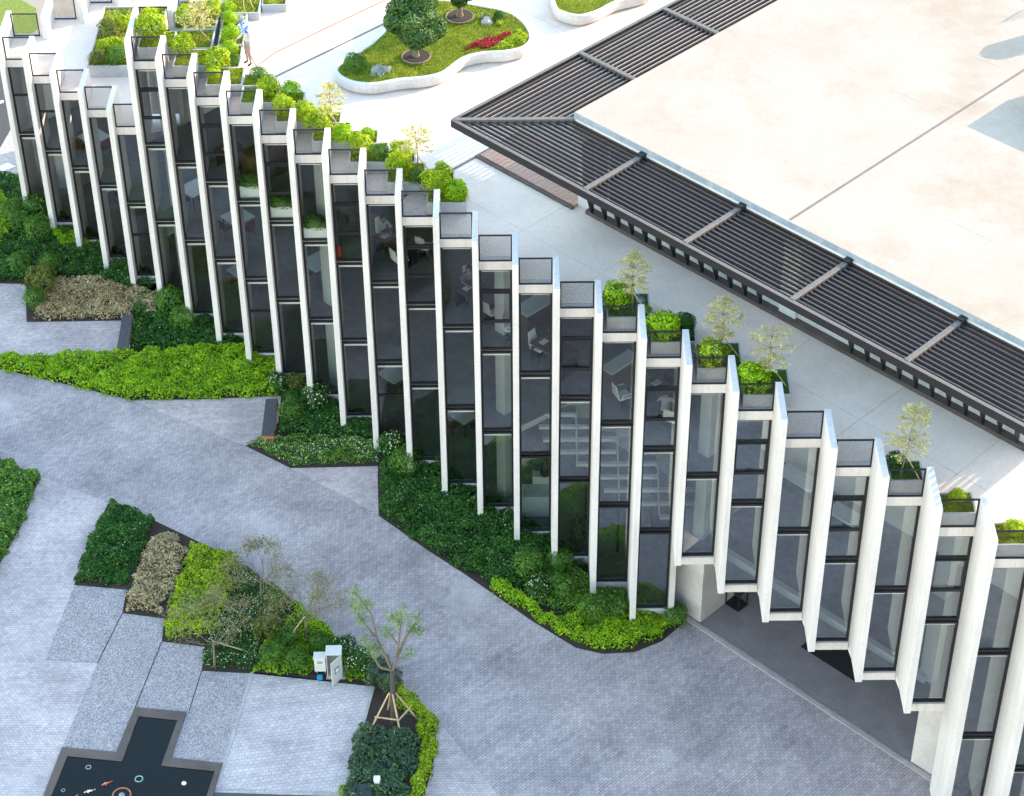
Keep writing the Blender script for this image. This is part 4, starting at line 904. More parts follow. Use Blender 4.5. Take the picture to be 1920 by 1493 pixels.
# ------------------------------------------------------------------ planting on the ground
hedge('hedge', BEDS['left_hedge'], .42, 'lime', 'long bright lime hedge along the driveway at left', .10, 1150, 7, .45, cat='hedge')
hedge('groundcover', [(-2.2, 2.83), (-.3, 2.49), (-0.2, 0.3), (1.11, .0), (2.39, -1.2), (3.64, -2.5), (4.86, -3.8), (6.0, -5.1), (4.88, -5.54), (3.4, -4.7), (1.9, -4.68), (0.88, -4.78), (-0.82, -4.78), (-2.0, -1)], .42, 'dark', 'dark green groundcover at the far left facade foot', .09, 1100, 8, .5, flowers=.006, cat='groundcover')
hedge('groundcover', [(-2.2, 1.6), (-1.2, 1.0), (-.5, -.6), (-.7, -2.6), (-1.7, -2.4)], .50, 'lime', 'lime leafed clump at the left picture edge', .09, 1000, 8, .4, cat='groundcover')
hedge('groundcover', [(1.1, -1.3), (2.0, -1.5), (2.9, -2.6), (2.6, -3.2), (1.6, -2.6)], .46, 'lime', 'lime patch among the dark leaves below the second fin', .09, 1000, 8, .4, cat='groundcover')
hedge('groundcover', [(1.6, -4.93), (3.41, -4.77), (4.93, -5.43), (6.05, -5.6), (6.2, -7.22), (1.3, -7.3), (1.6, -6.27)], .34, 'tan', 'straw-brown variegated bushes beside the first bench', .12, 1000, 6, .5, cat='bushes', aspect=.35, gap=.25)
hedge('groundcover', [(5.2, -5.9), (6.15, -5.6), (7.39, -6.6), (8.67, -7.9), (9.9, -9.1), (10.9, -9.9), (9.33, -9.27), (6.5, -9.38), (5.44, -9.3)], .42, 'dark', 'dark glossy groundcover behind the first bench', .10, 1100, 7, .5, flowers=.008, cat='groundcover')
hedge('groundcover', [(10.36, -14.85), (11.56, -14.51), (14.94, -14.63), (15.03, -15.9), (11.96, -15.99)], .26, 'mid', 'low green clover carpet with pale flowers by the second bench', .06, 1700, 14, .3, flowers=.05, cat='groundcover')
hedge('groundcover', [(11.5, -14.3), (11.4, -12.16), (11.5, -10.6), (12.5, -11.4), (13.63, -12.7), (14.91, -13.8), (15.0, -14.72), (13.3, -14.53)], .42, 'dark', 'dark green bushes rising behind the second bench', .09, 1200, 7, .5, flowers=.006, cat='groundcover')
hedge('groundcover', [(15.22, -14.4), (16.19, -15.0), (17.44, -16.4), (18.72, -17.6), (20.01, -18.9), (21.18, -20.1), (22.4, -21.3), (20.53, -22.53), (19.29, -22.2), (18.21, -21.43), (16.92, -20.26), (15.32, -18.65)], .45, 'dark', 'wide dark green groundcover with white flowers along the facade', .10, 1200, 7, .45, flowers=.01, cat='groundcover')
hedge('groundcover', [(19.11, -21.87), (20.17, -22.78), (21.21, -23.91), (22.28, -23.3), (23.77, -23.3), (24.71, -23.6), (25.44, -23.9), (24.58, -24.67), (23.78, -25.12), (22.74, -25.21), (21.97, -24.96), (20.52, -23.73), (19.11, -22.39)], .36, 'lime', 'bright lime edging at the rounded tip of the facade bed', .095, 1200, 8, .4, cat='groundcover')
hedge('groundcover', [(20.2, -21.9), (21.17, -20.9), (22.52, -21.9), (23.8, -23.0), (22.8, -23.5), (21.22, -23.54), (20.4, -22.7)], .40, 'mid', 'mid green undergrowth between the round shrubs of the facade bed', .09, 1100, 7, .5, cat='groundcover')
hedge('groundcover', BEDS['d'], .42, 'mid', 'green bushes with cream flowers at the left picture edge', .10, 1100, 7, .5, flowers=.015, cat='groundcover')
hedge('groundcover', [(5.92, -18.0), (7.41, -18.95), (7.27, -20.45), (6.83, -22.09), (5.19, -21.87), (5.42, -19.77)], .45, 'dark', 'square block of dark green bushes at the tip of the stepped bed', .095, 1500, 6, .45, flowers=.008, cat='bushes')
hedge('groundcover', [(7.67, -19.31), (8.82, -20.07), (8.42, -23.41), (7.07, -23.3), (7.3, -20.72)], .34, 'tan', 'straw-brown variegated bushes in the stepped bed', .12, 1000, 7, .5, cat='bushes', aspect=.35, gap=.3)
hedge('groundcover', [(8.95, -20.23), (10.43, -20.88), (10.41, -22.93), (10.15, -24.37), (8.56, -24.59), (8.49, -23.42)], .42, 'yellow', 'bright yellow-green bushes in the stepped bed', .10, 1200, 8, .4, cat='bushes')
hedge('groundcover', [(10.44, -21.04), (12.0, -22.39), (12.78, -23.46), (11.83, -24.67), (11.43, -26.0), (9.88, -25.9), (9.92, -24.94), (10.25, -24.17), (10.45, -22.93)], .28, 'dark', 'dark clover carpet flecked with small white flowers', .06, 1800, 12, .35, flowers=.04, cat='groundcover')
hedge('groundcover', [(12.19, -22.57), (13.52, -23.96), (15.28, -26.18), (15.35, -26.6), (14.55, -26.5), (14.5, -25.9), (13.4, -25.8), (13.3, -26.3), (11.52, -26.05), (11.92, -24.67), (12.78, -23.46)], .34, 'lime', 'mixed lime undergrowth around the electric cabinets', .09, 1000, 7, .5, cat='groundcover')
hedge('hedge', [(16.07, -26.72), (16.46, -27.07), (17.41, -28.26), (17.46, -29.32), (17.29, -30.4), (17.06, -31.44), (16.9, -32.2), (16.6, -32.2), (16.73, -31.44), (16.94, -30.18), (16.99, -28.99), (16.8, -28.32), (16.19, -27.53)], .38, 'yellow', 'narrow bright lime hedge bordering the staked tree bed', .085, 1500, 10, .3, cat='hedge')
hedge('groundcover', [(15.0, -28.54), (16.12, -28.69), (16.85, -28.97), (16.95, -29.96), (16.7, -31.44), (16.5, -32.4), (14.62, -32.4), (14.82, -31.2), (14.9, -29.73)], .42, 'greygreen', 'loose grey-green bushes in front of the staked tree', .11, 800, 5, .6, cat='bushes', gap=.35, flowers=.004)
hedge('groundcover', [(14.6, -31.0), (15.0, -31.0), (15.2, -31.5), (14.6, -31.6)], .30, 'yellow', 'small lime tuft beside the dark box at the bottom edge', .08, 1200, 10, .4, cat='bushes')
G3 = 'round shrubs in the ground beds'
def shr(kind, L, labels):
    for (x, y, r), lb in zip(L, labels): shrub(kind, x, y, .0, r*1.1, lb, G3, hs=1.3)
shr('mid', [(0.33, -0.39, 0.5), (-0.57, -0.56, 0.45), (-0.14, -1.28, 0.42), (0.7, -1.87, 0.49), (7.28, -7.95, 0.45), (6.66, -6.94, 0.52)], ['green round shrub at the foot of the first fin', 'green round shrub at the far left edge', 'green round shrub left of the first fin, nearest the lime clump', 'green round shrub before the second fin', 'green round shrub behind the bench, lower of two', 'green round shrub behind the bench, upper of two'])
shr('mid', [(0.36, -4.19, 0.42), (1.32, -6.46, 0.38), (11.79, -13.45, 0.39), (1.5, -4.18, 0.39), (16.07, -16.42, 0.48), (25.15, -24.04, 0.36)], ['mid green round shrub above the left cobbles', 'mid green round shrub at the corner of the straw bushes', 'mid green round shrub beside the second bench', 'mid green round shrub behind the olive bush', 'bright green round shrub at the head of the facade bed', 'mid green shrub against the entrance pier'])
shr('olive', [(1.42, -5.46, 0.55), (11.88, -11.75, 0.34)], ['loose olive shrub at the corner of the straw bushes', 'small olive shrub at the lime hedge end'])
shr('flower', [(11.2, -11.75, 0.36), (12.66, -12.74, 0.47), (15.56, -15.49, 0.46), (14.95, -26.1, 0.42), (14.42, -25.4, 0.36)], ['small flowering ball shrub at the lime hedge end', 'big white-flowered ball shrub behind the second bench', 'cream-flowered ball shrub at the head of the facade bed', 'cream-flowered shrub right of the cabinets', 'white-flowered shrub behind the cabinets'])
shr('mid', [(20.36, -21.82, 0.47), (21.5, -22.79, 0.40), (22.47, -23.82, 0.43), (23.22, -23.79, 0.38), (21.43, -21.56, 0.42)], ['green ball shrub leftmost in the rounded facade bed', 'green ball shrub in the middle of the rounded facade bed', 'green ball shrub, left of the pair before the last long fin', 'green ball shrub, right of the pair before the last long fin', 'green ball shrub highest in the rounded facade bed'])
shr('flower', [(20.67, -22.78, 0.40)], ['flowering ball shrub at the driveway side of the facade bed'])
shr('olive', [(11.93, -24.54, 0.48)], ['olive dome shrub in the middle of the stepped bed'])
shr('mid', [(12.16, -25.73, 0.39), (12.91, -25.94, 0.37), (13.62, -25.24, 0.35), (12.07, -23.17, 0.3), (12.6, -24.9, .36)], ['round green shrub left of two at the pad edge', 'round green shrub right of two at the pad edge', 'round green shrub behind the electric cabinets', 'small green shrub at the driveway edge of the stepped bed', 'round green shrub under the propped twiggy tree'])
shr('grey', [(15.6, -26.55, 0.42), (15.95, -26.9, .36)], ['grey-green shrub at the left of the staked tree', 'grey-green shrub touching the staked tree trunk'])

# ------------------------------------------------------------------ ground furniture
def bench(P, label):
    c = (sum(p[0] for p in P)/4, sum(p[1] for p in P)/4); e = empty('bench', (*c, 0)); Q = [(x-c[0], y-c[1]) for x, y in P]
    MB().quadbox(Q, .36, .42).build('seat', 'benchtop', e, .01); a, b_, c2, d = [Vector(q) for q in Q]   # a,b far end; c2,d near end
    def cross(t0, t1, m):
        p = [tuple(d.lerp(a, t0)*.995), tuple(c2.lerp(b_, t0)*.995), tuple(c2.lerp(b_, t1)*.995), tuple(d.lerp(a, t1)*.995)]; MB().quadbox(p, 0, .358).build('support', m, e)
    cross(.0, .10, 'corten'); cross(.46, .54, 'corten'); cross(.9, 1., 'corten'); tag(e, label, 'bench', 'stone-topped benches by the beds')
bench([(4.88, -7.6), (5.3, -7.54), (5.37, -9.62), (4.95, -9.62)], 'dark stone bench with timber end beside the straw-brown bushes')
bench([(10.83, -12.76), (11.28, -12.73), (11.29, -14.83), (10.85, -14.82)], 'dark stone bench between lime hedge and clover')
def cabinet(x0, x1, y0, y1, h, leg, label, opened):
    e = empty('electric_cabinet', ((x0+x1)/2, (y0+y1)/2, 0)); a, b_ = (x1-x0)/2, (y1-y0)/2
    if opened:
        mb = MB().box(-a, a, b_-.02, b_, leg, h).box(-a, -a+.02, -b_, b_-.02, leg, h).box(a-.02, a, -b_, b_-.02, leg, h).box(-a+.02, a-.02, -b_, b_-.02, leg, leg+.02); mb.build('casing', 'cab', e)
        MB().box(-a+.06, a-.06, b_-.1, b_-.03, leg+.1, h-.1).build('switchgear', 'cab_in', e)
        d = Vector((-.62, -.78)).normalized()*(2*a); q = Vector((-d.y, d.x)).normalized()*.012; p = Vector((a, -b_)); d_ = MB().quadbox([tuple(p-q), tuple(p+q), tuple(p+d+q), tuple(p+d-q)][::-1], leg, h-.02).build('door', 'cab', e)
        q2 = q*1.8; s0 = p+d*.3; s1 = p+d*.72; MB().quadbox([tuple(s0-q2), tuple(s0+q2), tuple(s1+q2), tuple(s1-q2)][::-1], leg+.42, leg+.66).build('door_window', 'black', d_)
        q3 = q*2.4; s0 = p+d*.36; s1 = p+d*.66; MB().quadbox([tuple(s0-q3), tuple(s0+q3), tuple(s1+q3), tuple(s1-q3)][::-1], leg+.46, leg+.62).build('window_pane', 'white', d_)
    else:
        MB().box(-a, a, -b_, b_, leg, h).build('casing', 'cab', e, .008); MB().box(-a*.45, a*.5, -b_-.006, -b_, h-.22, h-.12).build('meter_window', 'cab_in', e)
    MB().box(-a-.015, a+.015, -b_-.03, b_+.02, h, h+.03).build('lid', 'cab', e, .005)
    if leg > .05: MB().tube((-a+.05, 0, 0), (-a+.05, 0, leg), .02, .02, 6).tube((a-.05, 0, 0), (a-.05, 0, leg), .02, .02, 6).build('leg', 'cab_in', e)
    else: MB().box(-a-.04, a+.1, -b_-.05, b_+.03, 0, leg+.001).build('base', 'kerb', e)
    tag(e, label, 'cabinet'); return e
cabinet(13.92, 14.40, -26.40, -26.02, 1.06, .04, 'taller pale electric cabinet with its door swung open', True); cabinet(13.52, 13.88, -26.32, -26.05, .80, .22, 'smaller pale electric cabinet on legs with a meter window', False)
o = MB().box(-.09, .09, -.07, .07, 0, .12).box(-.07, .07, -.05, .05, .12, .15).build('tool_box', 'blue', None, .01, (13.68, -26.42, 0)); tag(o, 'small blue plastic box under the smaller cabinet', 'box')
o = MB().box(-.08, .08, -.08, .08, 0, .42).box(-.1, .1, -.1, .1, .42, .50).build('bollard', 'white', None, .012, (15.72, -31.0, 0)); tag(o, 'short white post at the bottom edge beside the bushes', 'bollard')
e = empty('floor_box', (15.2, -31.35, 0)); MB().box(-.34, .34, -.25, .25, 0, .30).build('body', 'benchtop', e, .01); MB().box(-.37, .37, -.28, .28, .30, .33).build('lid', 'steel', e, .006); tag(e, 'dark lidded ground box at the bottom edge', 'box')
# pond things
def ring(x, y, R_, r, mat, label): o = MB().ring((0, 0, 0), R_, r, 24, 7).build('float_ring', mat, None, 0, (x, y, .03), True); tag(o, label, 'ring')
ring(6.83, -30.09, .075, .018, 'ringgrey', 'small grey ring floating at the upper left of the pond'); ring(8.44, -30.57, .115, .02, 'cyan', 'pale green ring floating in the middle of the pond'); ring(8.0, -31.2, .27, .028, 'orange', 'large orange ring around the pond pump'); ring(6.2, -31.0, .055, .012, 'ringgrey', 'tiny grey ring at the left pond edge')
o = MB().lathe((0, 0, 0), [(0, .05), (.05, .045), (.09, .02), (.10, -.02)], 14).build('pump', 'ringgrey', None, 0, (8.0, -31.2, .03), True); tag(o, 'small grey pump head inside the orange ring', 'pump')
o = MB().lathe((0, 0, 0), [(0, .04), (.04, .035), (.07, .015), (.08, -.02)], 14).build('pond_light', 'white', None, 0, (9.83, -30.75, .03), True); tag(o, 'round white lamp head in the right arm of the pond', 'lamp')
def koi(x, y, a, L, label):
    mb = MB(); n = 9; k = 8; pts = []
    for i in range(n):
        t = i/(n-1); r = L*.13*math.sin(math.pi*min(1, t*.92+.06))**.7; pts.append((t, r))
    for i, (t, r) in enumerate(pts):
        for j in range(k):
            q = 2*math.pi*j/k; mb.v.append(((t-.5)*L, r*math.cos(q)+.04*L*math.sin(t*4), r*.7*math.sin(q)))
    for i in range(n-1):
        for j in range(k): mb.f.append((i*k+j, i*k+(j+1) % k, (i+1)*k+(j+1) % k, (i+1)*k+j))
    b = len(mb.v); mb.v += [(L*.46, 0, .0), (L*.7, .12*L, .01), (L*.62, 0, .0), (L*.7, -.14*L, .01), (-.2*L, .12*L, .0), (-.05*L, .26*L, .0), (0, .1*L, 0), (-.2*L, -.1*L, .0), (-.05*L, -.26*L, .0), (0, -.1*L, 0)]
    mb.f += [(b, b+1, b+2), (b, b+2, b+3), (b+4, b+5, b+6), (b+7, b+9, b+8)]
    o = mb.build('koi_fish', 'koi', None, 0, (x, y, .035), True); o.rotation_euler = (0, 0, a); tag(o, label, 'fish', 'koi in the pond')
koi(7.47, -30.75, .5, .29, 'orange and white koi nearest the pale green ring'); koi(6.98, -31.05, .35, .30, 'orange koi with white tail left of the orange ring'); koi(6.62, -31.3, 1.2, .22, 'pale koi at the bottom left of the pond')
# entrance things
e = empty('display_stand', (*SD(4.05, 50.4), 0), R(-45)); MB().box(-.3, .3, -.25, .25, .02, .06).build('base', 'black', e); MB().box(-.3, .3, -.25, .25, .72, .76).build('top', 'black', e)
for a in (-.27, .27):
    for b_ in (-.22, .22): MB().box(a-.02, a+.02, b_-.02, b_+.02, .06, .72).build('leg', 'black', e)
tag(e, 'black open display stand beside the entrance wall', 'stand')
o = MB().lathe((0, 0, 0), [(.03, 0), (.07, .06), (.05, .14), (.09, .2), (.02, .24)], 12).build('flower_vase', 'flower', None, 0, (*SD(4.05, 50.4), .76), True); tag(o, 'small pinkish vase on the black display stand', 'vase')
o = MB().boxsd(-.8, .8, -1.6, 1.6, 0, .015).build('door_mat', 'mat', None, 0, (*SD(4.8, 55.9), .006)); tag(o, 'black rubber mat on the entrance floor', 'mat')

# ------------------------------------------------------------------ inside the offices
tab_top = MB().boxsd(-.66, .66, -.66, .66, .72, .75).mesh('table_top'); tab_top.materials.append(M['table']); leg_me = MB().box(-.02, .02, -.02, .02, 0, .72).mesh('leg'); leg_me.materials.append(M['chairred'])
ch_seat = MB().boxsd(-.27, .27, -.27, .27, .42, .45).mesh('seat'); ch_seat.materials.append(M['chairred']); ch_back = MB().boxsd(.23, .27, -.25, .25, .5, .82).mesh('backrest'); ch_back.materials.append(M['chairred'])
cleg = MB().tube((0, 0, 0), (0, 0, .42), .012, .012, 5).mesh('leg'); cleg.materials.append(M['chairred'])
def chair(x, y, z, rz, label):
    e = empty('chair', (x, y, z), rz); link('seat', ch_seat, None, e); link('backrest', ch_back, None, e)
    for a, b_ in ((-.24, 0), (.24, 0), (0, .24), (0, -.24)): link('leg', cleg, None, e, (a, b_, 0))
    tag(e, label, 'chair', 'dark red chairs at the white tables')
def table(s, d, z, label, chl):
    e = empty('square_table', (*SD(s, d), z)); link('table_top', tab_top, None, e)
    for a, b_ in ((-.55, 0), (.55, 0), (0, .55), (0, -.55)): link('leg', leg_me, None, e, (a, b_, 0))
    tag(e, label, 'table', 'white square tables inside')
    for (ds, dd, rz), side in zip(((-.75, -.1, math.pi), (.1, .75, -math.pi/2)), ('nearer the glass', 'to its right')): x, y = SD(s+ds, d+dd); chair(x, y, z, rz, 'dark red chair %s, at %s' % (side, chl))
GF, F1, F2 = .03, 3.79, 7.21
for i, (s, d) in enumerate(((4.24, 2.2), (3.98, 8.2), (4.16, 14.48), (4.45, 20.6), (3.81, 27.25), (4.06, 32.2))): table(s, d, GF, 'white square table on the ground floor, %s from the left' % ORD[i], 'the %s ground floor table' % ORD[i])
for i, (s, d) in enumerate(((2.1, 4.69), (2.76, 12.8), (2.65, 16.55), (2.89, 22.7))): table(s, d, F1, 'white square table on the middle floor, %s from the left' % ORD[i], 'the %s middle floor table' % ORD[i])
def desk(x, y, label, w=1.5, l=.8, rz=R(-45)):
    e = empty('desk', (x, y, F2), rz); MB().box(-w/2, w/2, -l/2, l/2, .71, .75).build('desk_top', 'woodin', e, .005)
    for a in (-w/2+.06, w/2-.06): MB().box(a-.025, a+.025, -l/2+.05, l/2-.05, 0, .71).build('leg', 'black', e)
    MB().box(-.25, .25, .1, .13, .85, 1.15).box(-.03, .03, .1, .13, .75, .86).box(-.1, .1, .05, .2, .75, .76).build('monitor', 'black', e)
    MB().box(-.55, -.33, -.2, .1, .751, .758).build('papers', 'white', e); tag(e, label, 'desk', 'timber desks on the top floor')
desk(15.9, -13.5, 'timber desk by the glass with a seated man in white'); desk(18.75, -16.55, 'timber desk below the person in striped shirt'); desk(21.25, -19.5, 'timber desk left of the reception counter'); desk(24.75, -21.65, 'timber desk in front of the man seen from behind')
desk(9.9, -7.9, 'dark desk with monitor behind the third upper window')
def ochair(x, y, rz, label):
    e = empty('office_chair', (x, y, F2), rz)
    MB().box(-.23, .23, -.23, .23, .43, .48).build('seat', 'white', e, .02); MB().hexa([(-.22, .22, .5), (.22, .22, .5), (.22, .26, .5), (-.22, .26, .5)], [(-.18, .3, .98), (.18, .3, .98), (.18, .33, .98), (-.18, .33, .98)]).build('backrest', 'white', e, .008)
    MB().tube((0, 0, .06), (0, 0, .43), .025, .025, 7).build('post', 'black', e); mb = MB()
    for k in range(5): a = k*1.2566; mb.tube((0, 0, .08), (math.cos(a)*.28, math.sin(a)*.28, .04), .02, .015, 5)
    mb.build('base', 'black', e)
    for sx in (-1, 1): MB().tube((sx*.25, .15, .45), (sx*.27, .12, .66), .015, .015, 6).tube((sx*.27, .14, .66), (sx*.27, -.15, .66), .015, .015, 6).build('armrest', 'white', e)
    tag(e, label, 'chair', 'white office chairs on the top floor')
ochair(16.1, -14.2, 2.2, 'white office chair in front of the seated man'); ochair(16.9, -13.4, 2.6, 'white office chair right of the first desk'); ochair(19.2, -17.15, 2.4, 'white office chair before the second desk'); ochair(19.9, -18.1, 1.2, 'white office chair by the column'); ochair(20.75, -19.1, .9, 'white office chair at the third desk'); ochair(23.35, -21.6, 2.0, 'white office chair before the reception counter'); ochair(24.85, -22.75, 2.6, 'white office chair under the man seen from behind')
e = empty('reception_counter', (23.3, -20.65, F2), R(45)); MB().box(-.62, .62, -.22, .22, 0, 1.0).build('body', 'woodin', e); MB().box(-.66, .66, -.26, .26, 1.0, 1.05).build('counter_top', 'table', e, .005); tag(e, 'timber reception counter with pale top behind the glass', 'counter')
e = empty('reception_counter', (20.75, -17.35, F2), R(45)); MB().box(-.8, .8, -.3, .3, 0, .95).build('body', 'woodin', e); MB().box(-.85, .85, -.34, .34, .95, 1.0).build('counter_top', 'table', e, .005); tag(e, 'timber counter with pale top left of the third desk', 'counter')
e = empty('timber_cabinet', (10.95, -8.35, F2), R(45)); MB().box(-.8, .8, -.3, .3, 0, 1.3).build('body', 'woodin', e, .01); MB().box(-.01, .01, -.305, -.3, .05, 1.25).build('door_gap', 'black', e); tag(e, 'timber cabinet behind the fourth upper window', 'cabinet')
for i, (x, y) in enumerate(((10.65, -9.6), (11.75, -10.9), (13.03, -12.2))):
    e = empty('plant_trough', (x, y, F2)); MB().box(-.45, .45, -.14, .14, 0, .5).build('trough', 'white', e, .01); l_ = link('foliage', SH['mid'][0], None, e, (0, 0, .4), sc=(.5, .32, .32)); tag(e, 'white plant trough with green plants by the glass, %s from the left' % ORD[i], 'plant', 'indoor plant troughs')
def extinguisher(x, y, z, label):
    e = empty('fire_extinguisher', (x, y, z)); MB().lathe((0, 0, 0), [(.0, 0), (.08, 0), (.08, .42), (.05, .5), (.02, .54)], 12).build('cylinder', 'red', e, 0, None, True); MB().tube((0, 0, .5), (0, 0, .6), .018, .018, 6).tube((0, 0, .58), (.1, -.05, .6), .012, .012, 5).build('valve', 'black', e); MB().tube((.05, 0, .56), (.1, -.03, .2), .01, .01, 5).build('hose', 'black', e); tag(e, label, 'extinguisher')
extinguisher(13.96, -13.45, F2, 'red fire extinguisher behind the seventh upper window'); extinguisher(6.45, -5.75, GF, 'red fire extinguisher on the ground floor beside the straw bushes')
e = empty('staircase', (23.5, -19.4, 0))
for x0, x1, y, z in ((20.76, 22.03, -17.73, 3.75), (20.76, 22.6, -18.15, 3.56), (20.9, 23.36, -18.6, 3.37), (21.37, 23.35, -19.02, 3.18), (21.99, 24.67, -19.43, 2.99), (22.79, 24.75, -19.88, 2.8), (22.9, 26.2, -20.33, 2.61), (23.0, 26.1, -20.79, 2.42), (24.74, 26.0, -21.25, 2.23)):
    MB().box(x0-23.5, x1-23.5, y+19.4-.07, y+19.4+.06, z-.12, z).build('step_edge', 'white', e); MB().box(x0-23.5, x1-23.5, y+19.4+.061, y+19.4+.40, z-.1, z-.03).build('tread', 'carpet', e)
for x, y0, z0, y1, z1 in ((22.03, -17.75, 3.77, -19.4, 3.0), (23.4, -18.6, 3.38, -20.8, 2.4), (24.72, -19.45, 3.0, -21.3, 2.2)): MB().tube((x-23.5, y0+19.4, z0), (x-23.5, y1+19.4, z1), .03, .03, 6).build('divider', 'white', e)
for x, y, z in ((21.2, -17.5, 3.6), (22.4, -18.9, 3.1), (24.6, -19.4, 2.9), (25.6, -20.9, 2.1), (23.4, -20.6, 2.5)): MB().box(x-23.5-.05, x-23.5+.05, y+19.4-.05, y+19.4+.05, .03, z).build('post', 'black', e)
tag(e, 'wide stair with white step edges inside the glass', 'stairs')
e = empty('display_counter', (20.65, -18.4, GF)); MB().box(-.55, .55, -.45, .25, 0, .9).build('body', 'table', e, .01); MB().box(-.1, .55, .26, .6, 0, 1.2).build('upstand', 'white', e, .01); tag(e, 'pale blue-white display counter on the ground floor', 'counter')
def statue(x, y, z, s, label):
    e = empty('statue', (x, y, z)); e.scale = (s, s, s); MB().lathe((0, 0, 0), [(.0, 0), (.26, 0), (.28, .1), (.2, .14), (.3, .2), (.26, .3), (.16, .36), (.18, .55), (.2, .66), (.09, .74), (.1, .82), (.11, .9), (.05, 1.0), (.015, 1.12)], 14).build('figure', 'bark_dark', e, 0, None, True)
    for sx in (-1, 1): MB().tube((sx*.19, 0, .64), (sx*.27, -.06, .42), .05, .04, 7).tube((sx*.27, -.06, .42), (sx*.05, -.2, .32), .04, .03, 7).build('arm', 'bark_dark', e)
    tag(e, label, 'statue')
statue(20.98, -18.0, GF+1.2, .6, 'small dark statue standing on the pale counter'); statue(22.05, -20.0, GF, 1.0, 'larger dark statue on the ground floor behind the glass')
for i, (x, y) in enumerate(((28.45, -25.55), (29.75, -27.3))):
    e = empty('gallery_bench', (x, y, F2), R(-45)); MB().box(-.65, .65, -.28, .28, .38, .46).build('seat', 'table', e, .01); MB().box(-.6, -.52, -.24, .24, 0, .38).build('leg', 'black', e); MB().box(.52, .6, -.24, .24, 0, .38).build('leg', 'black', e); tag(e, 'pale gallery bench, %s of the two behind the right windows' % ('left', 'right')[i], 'bench', 'gallery benches')

